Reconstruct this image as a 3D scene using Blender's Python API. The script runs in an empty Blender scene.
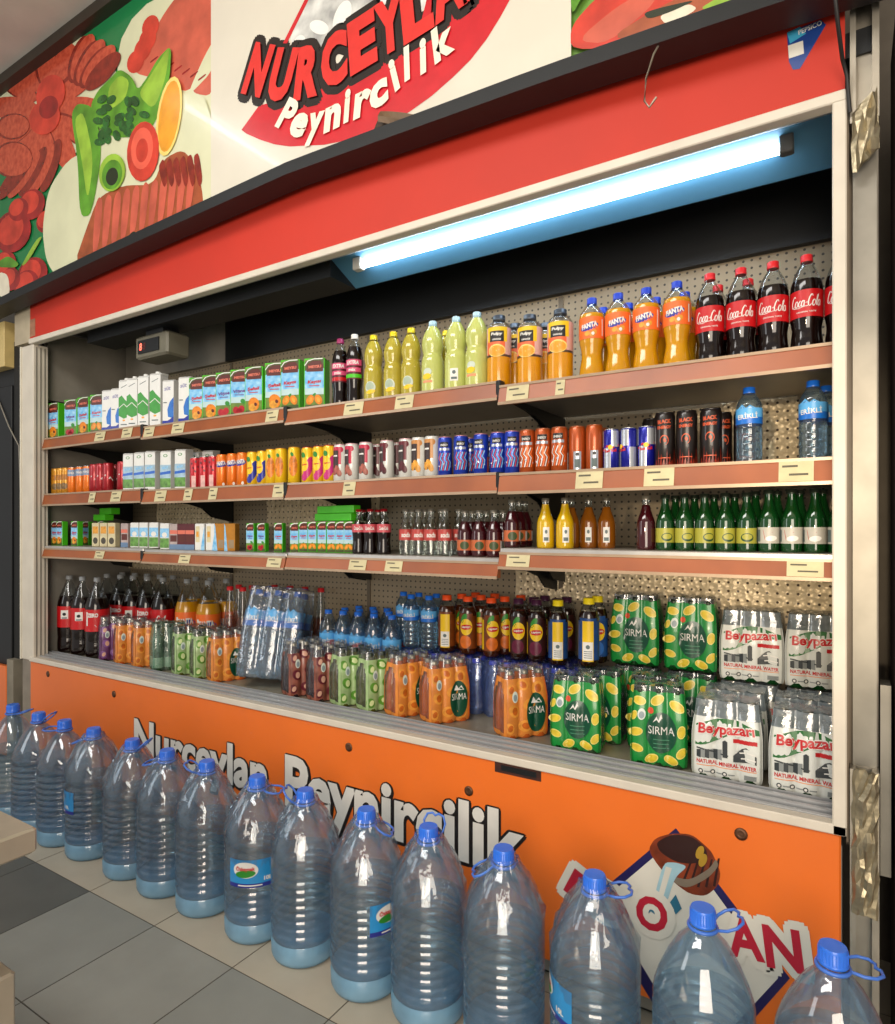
import bpy, math, random
from mathutils import Vector, Matrix
from mathutils.geometry import tessellate_polygon
random.seed(7)
PI = math.pi
C = bpy.context.scene.collection
SC = bpy.context.scene
# ------------------------------------------------------------------ camera
FPX, CXP, CYP, YAW, H = 643.0, 447.5, 528.3, math.radians(31.85), 1.37
cam = bpy.data.cameras.new('camera'); camo = bpy.data.objects.new('camera', cam); C.objects.link(camo)
cam.sensor_fit = 'VERTICAL'; cam.sensor_height = 32.0; cam.lens = 32.0 * FPX / 1024.0
cam.shift_y = (CYP - 512.0) / 1024.0
cam.clip_start = 0.02
camo.location = (0, 0, H); camo.rotation_euler = (PI / 2, 0, YAW)
SC.camera = camo
# ------------------------------------------------------------------ view, world, lights
SC.view_settings.view_transform = 'Standard'
SC.view_settings.look = 'None'
SC.view_settings.gamma = 1.0
SC.view_settings.use_curve_mapping = False
SC.view_settings.exposure = 0.32
SC.cycles.transparent_max_bounces = 40
SC.cycles.max_bounces = 14
SC.cycles.transmission_bounces = 12
SC.cycles.caustics_reflective = False
SC.cycles.caustics_refractive = False
SC.cycles.sample_clamp_indirect = 6.0
W = bpy.data.worlds.new('room_air'); SC.world = W; W.use_nodes = True
WORLD_STRENGTH = 0.34
bg = W.node_tree.nodes['Background']; bg.inputs[0].default_value = (1.0, 0.97, 0.93, 1); bg.inputs[1].default_value = WORLD_STRENGTH


def area(name, loc, target, size, size_y, power, col):
    l = bpy.data.lights.new(name, 'AREA'); l.shape = 'RECTANGLE'; l.size = size; l.size_y = size_y
    l.energy = power; l.color = col
    o = bpy.data.objects.new(name, l); C.objects.link(o); o.location = loc
    o.rotation_euler = (Vector(target) - Vector(loc)).to_track_quat('-Z', 'Y').to_euler()
    return o


area('daylight_from_the_street', (1.1, -2.9, 1.8), (-0.6, 1.9, 0.9), 2.4, 2.6, 140, (1.0, 0.87, 0.72))
area('shop_ceiling_light', (-1.6, -0.6, 3.7), (-1.6, 1.2, 0.6), 2.6, 0.8, 62, (1.0, 0.97, 0.92))
area('daylight_far_entrance', (-4.6, -1.6, 2.4), (-3.0, 1.8, 1.2), 1.2, 2.2, 22, (0.95, 0.98, 1.0))
sp = bpy.data.lights.new('added_warm_foil_spot', 'SPOT'); sp.energy = 420; sp.color = (1.0, .80, .55); sp.spot_size = math.radians(13); sp.spot_blend = .9; sp.shadow_soft_size = .10  # warm spot added to brighten the foil at the right back; source unseen
spo = bpy.data.objects.new('added_warm_foil_spot', sp); C.objects.link(spo); spo.location = (-.1, -3.6, 1.62); spo.rotation_euler = (Vector((-.14, 2.3, 1.36)) - Vector(spo.location)).to_track_quat('-Z', 'Y').to_euler()
TUBE_STRENGTH = 17.0
CEILING_TUBE_STRENGTH = 9.0


# ------------------------------------------------------------------ pixel -> place helpers
def tanp(u):
    return math.tan(math.atan((u - CXP) / FPX) - YAW)


def X(u, y):                     # x of the sight line through column u, at depth plane y
    return y * tanp(u)


def XZ(u, v, y):
    a = (u - CXP) / FPX
    t = y / (a * math.sin(YAW) + math.cos(YAW))
    return (a * math.cos(YAW) - math.sin(YAW)) * t, H - (v - CYP) / FPX * t


# ------------------------------------------------------------------ materials
def lin(c):
    c = c.lstrip('#')
    r = [int(c[i:i + 2], 16) / 255 for i in (0, 2, 4)]
    return tuple(x / 12.92 if x <= .04045 else ((x + .055) / 1.055) ** 2.4 for x in r) + (1,)


MATS = {}


def M(name, col='808080', rough=.5, metal=0., var=.06, scale=18., coat=0., emit=0., bump=0., trans=0., sss=0., col2=None, bscale=None):
    if name in MATS: return MATS[name]
    m = bpy.data.materials.new(name); m.use_nodes = True
    n = m.node_tree.nodes; l = m.node_tree.links; p = n['Principled BSDF']
    tc = n.new('ShaderNodeTexCoord'); nz = n.new('ShaderNodeTexNoise'); nz.inputs['Scale'].default_value = scale; nz.inputs['Detail'].default_value = 4
    l.new(tc.outputs['Object'], nz.inputs['Vector'])
    mx = n.new('ShaderNodeMix'); mx.data_type = 'RGBA'
    a = lin(col); b = lin(col2) if col2 else tuple(max(0, x * (1 - 2.2 * var)) for x in a[:3]) + (1,)
    mx.inputs[6].default_value = a; mx.inputs[7].default_value = b
    rp = n.new('ShaderNodeMapRange'); rp.inputs[1].default_value = .35; rp.inputs[2].default_value = .7
    l.new(nz.outputs['Fac'], rp.inputs[0]); l.new(rp.outputs[0], mx.inputs[0]); l.new(mx.outputs[2], p.inputs['Base Color'])
    p.inputs['Roughness'].default_value = rough; p.inputs['Metallic'].default_value = metal
    p.inputs['Coat Weight'].default_value = coat; p.inputs['Transmission Weight'].default_value = trans
    if sss: p.inputs['Subsurface Weight'].default_value = sss; p.inputs['Subsurface Radius'].default_value = (.02, .02, .02)
    if emit:
        l.new(mx.outputs[2], p.inputs['Emission Color']); p.inputs['Emission Strength'].default_value = emit
    if bump:
        nb = n.new('ShaderNodeTexNoise'); nb.inputs['Scale'].default_value = bscale or scale * 2; l.new(tc.outputs['Object'], nb.inputs['Vector'])
        bp = n.new('ShaderNodeBump'); bp.inputs['Strength'].default_value = bump; bp.inputs['Distance'].default_value = .01
        l.new(nb.outputs['Fac'], bp.inputs['Height']); l.new(bp.outputs[0], p.inputs['Normal'])
    MATS[name] = m
    return m


def clear(name, tint='ffffff', gloss=.10, rough=.05, milky=0., milk='c0d8f0', bump=0., bscale=30.):
    """thin clear plastic, glass or film: tinted see-through, Fresnel gloss, a little milky scatter"""
    if name in MATS: return MATS[name]
    m = bpy.data.materials.new(name); m.use_nodes = True
    n = m.node_tree.nodes; l = m.node_tree.links; n.clear()
    out = n.new('ShaderNodeOutputMaterial'); tr = n.new('ShaderNodeBsdfTransparent'); tr.inputs[0].default_value = lin(tint)
    gl = n.new('ShaderNodeBsdfGlossy'); gl.inputs['Roughness'].default_value = rough; gl.inputs[0].default_value = (1, 1, 1, 1)
    lw = n.new('ShaderNodeLayerWeight'); lw.inputs[0].default_value = .22
    ma = n.new('ShaderNodeMath'); ma.operation = 'MULTIPLY_ADD'; ma.inputs[1].default_value = .55; ma.inputs[2].default_value = gloss; ma.use_clamp = True
    l.new(lw.outputs['Fresnel'], ma.inputs[0])
    base = tr.outputs[0]
    tc = n.new('ShaderNodeTexCoord'); nz = n.new('ShaderNodeTexNoise'); nz.inputs['Scale'].default_value = bscale; nz.inputs['Detail'].default_value = 3
    l.new(tc.outputs['Object'], nz.inputs['Vector'])
    if milky:
        df = n.new('ShaderNodeBsdfDiffuse'); df.inputs[0].default_value = lin(milk)
        tl = n.new('ShaderNodeBsdfTranslucent'); tl.inputs[0].default_value = lin(milk)
        m0 = n.new('ShaderNodeMixShader'); l.new(df.outputs[0], m0.inputs[1]); l.new(tl.outputs[0], m0.inputs[2])
        mr = n.new('ShaderNodeMapRange'); mr.inputs[3].default_value = milky * .6; mr.inputs[4].default_value = min(1, milky * 1.4)
        mr.inputs[1].default_value = .3; mr.inputs[2].default_value = .7
        l.new(nz.outputs['Fac'], mr.inputs[0])
        m1 = n.new('ShaderNodeMixShader'); l.new(mr.outputs[0], m1.inputs[0]); l.new(tr.outputs[0], m1.inputs[1]); l.new(m0.outputs[0], m1.inputs[2])
        base = m1.outputs[0]
    mx = n.new('ShaderNodeMixShader'); l.new(ma.outputs[0], mx.inputs[0]); l.new(base, mx.inputs[1]); l.new(gl.outputs[0], mx.inputs[2])
    bp = n.new('ShaderNodeBump'); bp.inputs['Strength'].default_value = bump if bump else .02; bp.inputs['Distance'].default_value = .006
    l.new(nz.outputs['Fac'], bp.inputs['Height']); l.new(bp.outputs[0], gl.inputs['Normal'])
    l.new(mx.outputs[0], out.inputs[0])
    MATS[name] = m
    return m


def water(name, tint='dcecf4', mixv=.5):
    """water seen through a bottle: part refraction, part straight see-through so that light still gets in"""
    if name in MATS: return MATS[name]
    m = bpy.data.materials.new(name); m.use_nodes = True
    n = m.node_tree.nodes; l = m.node_tree.links; n.clear()
    out = n.new('ShaderNodeOutputMaterial'); tr = n.new('ShaderNodeBsdfTransparent'); tr.inputs[0].default_value = lin(tint)
    g = n.new('ShaderNodeBsdfGlass'); g.inputs['IOR'].default_value = 1.33; g.inputs['Roughness'].default_value = .02; g.inputs[0].default_value = lin(tint)
    tc = n.new('ShaderNodeTexCoord'); nz = n.new('ShaderNodeTexNoise'); nz.inputs['Scale'].default_value = 9
    l.new(tc.outputs['Object'], nz.inputs['Vector'])
    bp = n.new('ShaderNodeBump'); bp.inputs['Strength'].default_value = .05; l.new(nz.outputs['Fac'], bp.inputs['Height']); l.new(bp.outputs[0], g.inputs['Normal'])
    mx = n.new('ShaderNodeMixShader'); mx.inputs[0].default_value = mixv
    l.new(tr.outputs[0], mx.inputs[1]); l.new(g.outputs[0], mx.inputs[2]); l.new(mx.outputs[0], out.inputs[0])
    MATS[name] = m
    return m


def lamp_mat(name, col, s):
    m = bpy.data.materials.new(name); m.use_nodes = True
    n = m.node_tree.nodes; l = m.node_tree.links; n.clear()
    out = n.new('ShaderNodeOutputMaterial'); e = n.new('ShaderNodeEmission'); e.inputs[0].default_value = col; e.inputs[1].default_value = s
    l.new(e.outputs[0], out.inputs[0])
    return m


def perforated(name, col, hole, pitch=.026, r=.2, rough=.45, metal=.3, foil=False):
    """painted sheet with a grid of punched holes (object x and z)"""
    m = bpy.data.materials.new(name); m.use_nodes = True
    n = m.node_tree.nodes; l = m.node_tree.links; p = n['Principled BSDF']
    tc = n.new('ShaderNodeTexCoord'); mp = n.new('ShaderNodeMapping'); mp.inputs['Scale'].default_value = (1 / pitch,) * 3
    l.new(tc.outputs['Object'], mp.inputs[0])
    fr = n.new('ShaderNodeVectorMath'); fr.operation = 'FRACTION'; l.new(mp.outputs[0], fr.inputs[0])
    sb = n.new('ShaderNodeVectorMath'); sb.operation = 'SUBTRACT'; sb.inputs[1].default_value = (.5, .5, .5); l.new(fr.outputs[0], sb.inputs[0])
    ml = n.new('ShaderNodeVectorMath'); ml.operation = 'MULTIPLY'; ml.inputs[1].default_value = (1, 0, 1); l.new(sb.outputs[0], ml.inputs[0])
    ln = n.new('ShaderNodeVectorMath'); ln.operation = 'LENGTH'; l.new(ml.outputs[0], ln.inputs[0])
    lt = n.new('ShaderNodeMath'); lt.operation = 'LESS_THAN'; lt.inputs[1].default_value = r; l.new(ln.outputs['Value'], lt.inputs[0])
    nz = n.new('ShaderNodeTexNoise'); nz.inputs['Scale'].default_value = 5; nz.inputs['Detail'].default_value = 6; l.new(tc.outputs['Object'], nz.inputs['Vector'])
    c0 = n.new('ShaderNodeMix'); c0.data_type = 'RGBA'; a = lin(col); c0.inputs[6].default_value = a; c0.inputs[7].default_value = tuple(x * .7 for x in a[:3]) + (1,)
    l.new(nz.outputs['Fac'], c0.inputs[0])
    c1 = n.new('ShaderNodeMix'); c1.data_type = 'RGBA'; l.new(lt.outputs[0], c1.inputs[0]); l.new(c0.outputs[2], c1.inputs[6]); c1.inputs[7].default_value = lin(hole)
    l.new(c1.outputs[2], p.inputs['Base Color']); p.inputs['Roughness'].default_value = rough
    mm = n.new('ShaderNodeMath'); mm.operation = 'MULTIPLY_ADD'; mm.inputs[1].default_value = -metal; mm.inputs[2].default_value = metal
    l.new(lt.outputs[0], mm.inputs[0]); l.new(mm.outputs[0], p.inputs['Metallic'])
    if foil:
        vo = n.new('ShaderNodeTexVoronoi'); vo.inputs['Scale'].default_value = 55; l.new(tc.outputs['Object'], vo.inputs['Vector'])
        bp = n.new('ShaderNodeBump'); bp.inputs['Strength'].default_value = .6; bp.inputs['Distance'].default_value = .012
        l.new(vo.outputs['Distance'], bp.inputs['Height']); l.new(bp.outputs[0], p.inputs['Normal'])
    MATS[name] = m
    return m


# ------------------------------------------------------------------ mesh builder
class MB:
    def __init__(s): s.v = []; s.f = []; s.fm = []; s.sm = []; s.mats = []

    def mi(s, m):
        if m not in s.mats: s.mats.append(m)
        return s.mats.index(m)

    def add(s, vs, fs, m, smooth=False):
        k = len(s.v); s.v += [tuple(v) for v in vs]; i = s.mi(m)
        for f in fs: s.f.append([k + j for j in f]); s.fm.append(i); s.sm.append(smooth)

    def box(s, x0, x1, y0, y1, z0, z1, m, b=0.):
        if b <= 0:
            vs = [(x, y, z) for z in (z0, z1) for y in (y0, y1) for x in (x0, x1)]
            s.add(vs, [(0, 2, 3, 1), (4, 5, 7, 6), (0, 1, 5, 4), (2, 6, 7, 3), (0, 4, 6, 2), (1, 3, 7, 5)], m); return
        rings = []                       # bevelled box: chamfered outline lofted over four heights
        for z, q in ((z0, b), (z0 + b, 0), (z1 - b, 0), (z1, b)):
            a0, a1, c0, c1 = x0 + q, x1 - q, y0 + q, y1 - q
            rings.append([(a0 + b, c0, z), (a1 - b, c0, z), (a1, c0 + b, z), (a1, c1 - b, z), (a1 - b, c1, z), (a0 + b, c1, z), (a0, c1 - b, z), (a0, c0 + b, z)])
        s.loft(rings, m, cap0=True, cap1=True)

    def loft(s, rings, m, smooth=False, closed=True, cap0=False, cap1=False):
        n = len(rings[0]); vs = [p for r in rings for p in r]; fs = []
        for i in range(len(rings) - 1):
            for j in range(n if closed else n - 1):
                k = (j + 1) % n; fs.append((i * n + j, i * n + k, (i + 1) * n + k, (i + 1) * n + j))
        s.add(vs, fs, m, smooth)
        if cap0: s.add(rings[0], [tuple(reversed(range(n)))], m)
        if cap1: s.add(rings[-1], [tuple(range(n))], m)

    def lathe(s, prof, m, n=18, cap0=True, cap1=True, at=(0, 0, 0), smooth=True, sq=0.):
        rings = []
        for r, z in prof:
            ring = []
            for j in range(n):
                t = 2 * PI * (j + .5) / n; k = r
                if sq: k = r / (abs(math.cos(t)) ** (2 / sq) + abs(math.sin(t)) ** (2 / sq)) ** (sq / 2)
                ring.append((at[0] + k * math.sin(t), at[1] - k * math.cos(t), at[2] + z))
            rings.append(ring)
        s.loft(rings, m, smooth, cap0=cap0 and prof[0][0] > 1e-4, cap1=cap1 and prof[-1][0] > 1e-4)

    def tube(s, pts, r, m, n=8, closed=False, smooth=True):
        pts = [Vector(p) for p in pts]; rings = []; N = len(pts)
        for i, p in enumerate(pts):
            a = pts[(i - 1) % N] if (closed or i) else p; b = pts[(i + 1) % N] if (closed or i < N - 1) else p
            d = (b - a).normalized(); u = d.cross(Vector((0, 0, 1)))
            if u.length < .05: u = d.cross(Vector((0, 1, 0)))
            u.normalize(); w = d.cross(u); rr = r[i] if isinstance(r, (list, tuple)) else r
            rings.append([tuple(p + rr * (math.cos(2 * PI * j / n) * u + math.sin(2 * PI * j / n) * w)) for j in range(n)])
        if closed: rings.append(rings[0])
        s.loft(rings, m, smooth, cap0=not closed, cap1=not closed)

    def grid(s, fn, u0, u1, v0, v1, nu, nv, m, smooth=True, pick=None):
        vs = [fn(u0 + (u1 - u0) * i / nu, v0 + (v1 - v0) * j / nv) for j in range(nv + 1) for i in range(nu + 1)]
        by = {}
        for j in range(nv):
            for i in range(nu):
                k = j * (nu + 1) + i; f = (k, k + 1, k + nu + 2, k + nu + 1)
                mm = pick(u0 + (u1 - u0) * (i + .5) / nu, v0 + (v1 - v0) * (j + .5) / nv) if pick else m
                if mm: by.setdefault(mm.name, (mm, []))[1].append(f)
        for mm, fs in by.values(): s.add(vs, fs, mm, smooth)

    def ell(s, fn, cx, cy, a, b, m, rot=0, n=18, rings=3, o=.0005):
        c, d = math.cos(rot), math.sin(rot); vs = [fn(cx, cy, o)]; fs = []
        for r in range(1, rings + 1):
            for j in range(n):
                t = 2 * PI * j / n; x, y = a * r / rings * math.cos(t), b * r / rings * math.sin(t)
                vs.append(fn(cx + x * c - y * d, cy + x * d + y * c, o))
        for j in range(n): fs.append((0, 1 + j, 1 + (j + 1) % n))
        for r in range(rings - 1):
            for j in range(n):
                k = (j + 1) % n; q = 1 + r * n; fs.append((q + j, q + n + j, q + n + k, q + k))
        s.add(vs, fs, m, True)

    def rect(s, fn, x0, x1, y0, y1, m, nx=6, ny=1, o=.0004):
        s.grid(lambda u, v: fn(u, v, o), x0, x1, y0, y1, nx, ny, m)

    def poly(s, fn, pts, m, o=.0005):
        t = tessellate_polygon([[Vector((x, y, 0)) for x, y in pts]])
        vs = [fn(x, y, o) for x, y in pts]; fs = []
        for a, b, c in t:
            (x1, y1), (x2, y2), (x3, y3) = pts[a], pts[b], pts[c]
            fs.append((a, b, c) if (x2 - x1) * (y3 - y1) - (x3 - x1) * (y2 - y1) > 0 else (a, c, b))
        s.add(vs, fs, m)

    def stroke(s, fn, pts, w, m, o=.0006):
        L = []; R = []
        for i, (x, y) in enumerate(pts):
            a = pts[max(0, i - 1)]; b = pts[min(len(pts) - 1, i + 1)]; dx, dy = b[0] - a[0], b[1] - a[1]; q = math.hypot(dx, dy) or 1
            ww = w[i] if isinstance(w, (list, tuple)) else w
            L.append(fn(x - dy / q * ww / 2, y + dx / q * ww / 2, o)); R.append(fn(x + dy / q * ww / 2, y - dx / q * ww / 2, o))
        n = len(pts); s.add(L + R, [(i, n + i, n + i + 1, i + 1) for i in range(n - 1)], m)

    def text(s, fn, body, cx, cy, w, h, m, bold=0., shear=0., rot=0., o=.0006):
        vs, fs = glyphs(body, bold, shear); c, d = math.cos(rot), math.sin(rot)
        out = []
        for x, y in vs:
            x, y = x * w, y * h; out.append(fn(cx + x * c - y * d, cy + x * d + y * c, o))
        s.add(out, fs, m)

    def build(s, name, parent=None):
        me = bpy.data.meshes.new(name); me.from_pydata(s.v, [], s.f)
        for m in s.mats: me.materials.append(m)
        me.polygons.foreach_set('material_index', s.fm); me.polygons.foreach_set('use_smooth', s.sm); me.update()
        o = bpy.data.objects.new(name, me); C.objects.link(o)
        if parent: o.parent = parent
        return o


_G = {}


def glyphs(body, bold, shear):
    """letters as flat faces in a box of width 1 and height 1 centred on 0"""
    k = (body, bold, shear)
    if k not in _G:
        cu = bpy.data.curves.new('lettering', 'FONT'); cu.body = body; cu.offset = bold; cu.shear = shear; cu.resolution_u = 3
        ob = bpy.data.objects.new('lettering', cu); C.objects.link(ob)
        dg = bpy.context.evaluated_depsgraph_get(); me = bpy.data.meshes.new_from_object(ob.evaluated_get(dg))
        P = [v.co for v in me.vertices]; fs = [tuple(p.vertices) if p.normal.z > 0 else tuple(reversed(p.vertices)) for p in me.polygons]
        x0, x1 = min(p.x for p in P), max(p.x for p in P); y0, y1 = min(p.y for p in P), max(p.y for p in P)
        _G[k] = ([((p.x - x0) / (x1 - x0) - .5, (p.y - y0) / (y1 - y0) - .5) for p in P], fs)
        bpy.data.objects.remove(ob); bpy.data.curves.remove(cu); bpy.data.meshes.remove(me)
    return _G[k]


def cyl(r, a0=0., z0=0.):
    return lambda x, y, o=0.: ((r + o) * math.sin(x / r + a0), -(r + o) * math.cos(x / r + a0), z0 + y)


def front(y):                       # a flat face looking towards -Y
    return lambda x, z, o=0.: (x, y - o, z)


def face_x(x):                      # a flat face looking towards +X
    return lambda y, z, o=0.: (x + o, y, z)


# ------------------------------------------------------------------ things
def thing(name, loc=(0, 0, 0), rz=0., label=None, cat=None, group=None):
    o = bpy.data.objects.new(name, None); C.objects.link(o); o.location = loc; o.rotation_euler = (0, 0, rz); o.empty_display_size = .05
    tag(o, label, cat, group); return o


def tag(o, label=None, cat=None, group=None, kind=None):
    if label: o['label'] = label
    if cat: o['category'] = cat
    if group: o['group'] = group
    if kind: o['kind'] = kind
    return o


def copy_tree(o, parent=None):
    c = o.copy(); C.objects.link(c)
    if parent: c.parent = parent
    for ch in list(o.children): copy_tree(ch, c)
    return c


USED = set()


def put(proto, loc, rz, label, cat, group):
    """the first time moves the built thing itself, afterwards a copy of it and of its parts"""
    if proto.name in USED: o = copy_tree(proto)
    else: USED.add(proto.name); o = proto
    o.location = loc; o.rotation_euler = (0, 0, rz); tag(o, label, cat, group)
    return o


NUM = 'zero one two three four five six seven eight nine ten eleven twelve thirteen fourteen fifteen sixteen'.split()
ORD = 'zeroth first second third fourth fifth sixth seventh eighth ninth tenth eleventh twelfth thirteenth fourteenth fifteenth sixteenth'.split()


def nth(i, n):
    if i == 0: return 'leftmost'
    if i == n - 1: return 'rightmost'
    return ORD[i + 1] + ' from left'


def spaced(us, y, w):
    xs = [X(u, y) for u in us]
    for _ in range(60):
        for i in range(len(xs) - 1):
            g = xs[i + 1] - xs[i]
            if g < w: xs[i] -= (w - g) / 2; xs[i + 1] += (w - g) / 2
    return xs


def line_up(protos, us, y, z, w, text, cat, group, turn=.6, jit=.15):
    """a row of one kind on a shelf: us are columns of the picture, text has {o} for its place in the row"""
    n = len(us)
    for i, x in enumerate(spaced(us, y, w)):
        p = protos[i % len(protos)] if isinstance(protos, list) else protos
        a = math.atan2(-x, y) * turn + random.uniform(-jit, jit)
        put(p, (x, y + random.uniform(-.003, .003), z), a, text.replace('{o}', nth(i, n) + ' of ' + NUM[n] if n > 1 else 'single'), cat, group)


# ================================================================== the setting
m_grout = M('grout', '4a453d', .9)
m_tile = [M('tile_grey', '94948c', .38, var=.05, scale=7, bump=.02), M('tile_grey_b', '8d8e87', .38, var=.05, scale=6, bump=.02), M('tile_beige', 'b5ac9a', .36, var=.05, scale=7, bump=.02), M('tile_dark', '5c5d58', .4, var=.06, scale=8, bump=.02)]
XL = [-1.228 + .4 * k for k in range(-10, 9)]
YL = [1.349 + .42 * k for k in range(-9, 4)]
b = MB()
b.box(XL[0], XL[-1], YL[0], YL[-1], -.05, -.0015, m_grout)
for i in range(len(XL) - 1):
    for j in range(len(YL) - 1):
        mm = m_tile[(i * 3 + j * 5) % 2]
        if YL[j] > 1.3: mm = m_tile[2]
        if XL[i] < -2.5 and .8 < YL[j] < 1.3: mm = m_tile[3]
        g = .0022
        b.box(XL[i] + g, XL[i + 1] - g, YL[j] + g, YL[j + 1] - g, -.01, 0, mm)
tag(b.build('floor'), kind='structure')
m_ceil = M('ceiling_paint', 'c9c4ba', .7, scale=5)
b = MB(); b.box(-7.5, 3, -2.2, 2.6, 3.845, 3.95, m_ceil); tag(b.build('ceiling'), kind='structure')
m_wall = M('back_wall_paint', '6d665c', .8)
b = MB(); b.box(-7.5, 3, 2.46, 2.6, 0, 3.845, m_wall); tag(b.build('wall_back'), kind='structure')
m_red = M('red_brown_wall', '7a3520', .5, var=.12, scale=6)
b = MB(); b.box(.105, 1.6, 1.86, 2.0, 0, 2.56, m_red); b.box(.095, .112, 1.80, 2.0, 0, 2.56, M('dark_wood_edge', '2a1610', .6)); b.box(.100, 1.6, 1.83, 1.88, 2.52, 2.60, m_red)
tag(b.build('wall_right'), kind='structure')
m_blk = M('dark_partition', '15130f', .7, scale=5)
b = MB(); b.box(-4.10, -3.985, 1.84, 2.46, .62, 2.45, m_blk); b.box(-4.095, -4.02, 1.80, 2.46, 0, .62, M('worn_grey_paint', '8c8474', .7, var=.16, scale=7))
tag(b.build('wall_left'), kind='structure')
# corner post of folded sheet metal between the cooler and the red wall
m_alu = M('worn_aluminium', 'b3ab9c', .38, .75, var=.12, scale=10, bump=.05)
m_aluD = M('dull_shaded_aluminium', '8d897f', .45, .7, var=.12, scale=8)  # dull metal; the post's shadowed middle is put into its darker colour
m_foilc = M('crumpled_foil', 'aca084', .36, .75, var=.12, scale=30, bump=.5, bscale=26)
b = MB()
for x0, x1, y0, y1 in ((.006, .018, 1.80, 1.842), (.018, .05, 1.828, 1.842), (.05, .064, 1.80, 1.842)):
    b.box(x0, x1, y0, y1, 2.33, 3.0, m_alu); b.box(x0, x1, y0, y1, 0, .80, m_alu)
b.box(.012, .06, 1.832, 1.842, .80, 2.33, m_aluD); b.box(.067, .088, 1.83, 1.90, .55, 1.0, m_aluD)
tag(b.build('trim_1'), kind='structure')
for z0, z1, lab in ((2.23, 2.37, 'crumpled silver foil taped round the top of the metal corner post'), (.46, .80, 'crumpled silver foil taped round the foot of the metal corner post')):
    rs = random.Random(int(z1 * 100)); n = int((z1 - z0) / .022); rings = []
    for k in range(n + 1):
        z = z0 + (z1 - z0) * k / n; ring = []
        for t in range(8):
            u = t / 7; x = .0105 + .052 * u; w = .009 if 0 < t < 7 else .001
            ring.append((x + rs.uniform(-.003, .003), 1.797 - w * rs.random() * (1.6 if z1 > 2 else 1) - .004 * math.sin(u * PI), z + rs.uniform(-.006, .006) + (.05 * (u - .5) if k in (0, n) and z1 > 2 else 0)))
        rings.append(ring)
    b = MB(); b.loft(rings, m_foilc, closed=False); b.loft([[(x, 1.7985, z) for x, y, z in r] for r in (rings[0], rings[-1])], m_foilc, closed=False); tag(b.build('foil_wrap'), lab, 'foil', 'foil wrapped on the corner post')
random.seed(11)

# ================================================================== the shop sign above the cooler
SY = 1.74
trimz = [(-5.2, 2.55), (-3.97, 2.619), (-2.88, 2.667), (-1.73, 2.705), (-.73, 2.672), (-.2, 2.644), (.12, 2.622)]


def tz(x):
    for (a, p), (c, q) in zip(trimz, trimz[1:]):
        if a <= x <= c: return p + (q - p) * (x - a) / (c - a)
    return 2.62


sign = thing('shop_sign', (-1.95, SY, 2.6), 0, 'large printed shop sign with cold cuts and red lettering above the drinks cooler', 'sign')


def S(x, z, o=0.): return (x + 1.95, -o, z - 2.6)


m_sb = M('sign_white', 'd9d2c2', .22, coat=.25, var=.03, scale=4)
m_sg = M('sign_green', '1d7a45', .25, coat=.25, var=.08, scale=3)
b = MB(); xs = [-5.2 + .133 * k for k in range(41)]
for a, c in zip(xs, xs[1:]):
    mm = m_sg if c < X(214, SY) + .07 else (m_sb if c < X(573, SY) + .07 else M('sign_leaf', '6f9c43', .25, coat=.25, var=.2, scale=4))
    b.add([S(a, tz(a), .0), S(c, tz(c), .0), S(c, 3.82, .0), S(a, 3.82, .0)], [(0, 1, 2, 3)], mm)
    b.add([S(a, tz(a), -.035), S(c, tz(c), -.035), S(c, 3.82, -.035), S(a, 3.82, -.035)], [(3, 2, 1, 0)], m_blk)
b.build('printed_panel', sign)
LAY = [0]


def round_off(px, n=2):
    for _ in range(n):
        q = []
        for (a, b_), (c, d) in zip(px, px[1:] + px[:1]): q += [(a * .8 + c * .2, b_ * .8 + d * .2), (a * .2 + c * .8, b_ * .2 + d * .8)]
        px = q
    return px


def art(mb, px, m, soft=True):
    LAY[0] += 1
    pts = [XZ(u, v, SY) for u, v in (round_off(px) if soft and len(px) < 18 else px)]
    pts = [(x, max(z, tz(x) - .01)) for x, z in pts]
    mb.poly(S, pts, m, .0012 + LAY[0] * .00010)


def blob(cx, cy, a, b_, rot=0, n=20):
    r = math.radians(rot); return [(cx + a * math.cos(t) * math.cos(r) - b_ * math.sin(t) * math.sin(r), cy + a * math.cos(t) * math.sin(r) + b_ * math.sin(t) * math.cos(r)) for t in (2 * PI * k / n for k in range(n))]


b = MB()
sg = lambda n, c, **k: M('print_' + n, c, .25, coat=.25, **k)
plate = sg('plate', 'd8d8b4', var=.05, scale=5); salami = sg('salami', 'c8553a', var=.2, scale=40, col2='a83a26'); salamiD = sg('salami_dark', '8e2a1c', var=.2, scale=26)
ham = sg('ham', 'a85430', var=.16, scale=14); pink = sg('ham_pink', 'd0604a', var=.16, scale=8); leaf = sg('lettuce', '62a32a', var=.25, scale=8); leafL = sg('lettuce_light', '9cc63e', var=.2, scale=9)
herb = sg('herb', '2d6b2a', var=.3, scale=22); tom = sg('tomato', 'd8402e', var=.2, scale=9); tomD = sg('tomato_dark', 'a51f1f', var=.25, scale=9); oran = sg('orange_slice', 'f0a22c', var=.1); rind = sg('orange_rind', 'f5d878')
ol = sg('olive', '1f2a14'); cream = sg('cream', 'e8dfc8')
art(b, blob(55, 95, 66, 62, -25), plate)
art(b, blob(180, 60, 62, 70, 20), plate); art(b, [(130, 72), (150, 40), (165, 12), (190, -20), (214, -40), (214, 55), (190, 95), (160, 80)], pink)
art(b, [(214, 45), (202, 62), (190, 93), (214, 97)], pink); art(b, [(214, 40), (204, 58), (189, 92), (192, 93), (214, 70)], plate)
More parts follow.
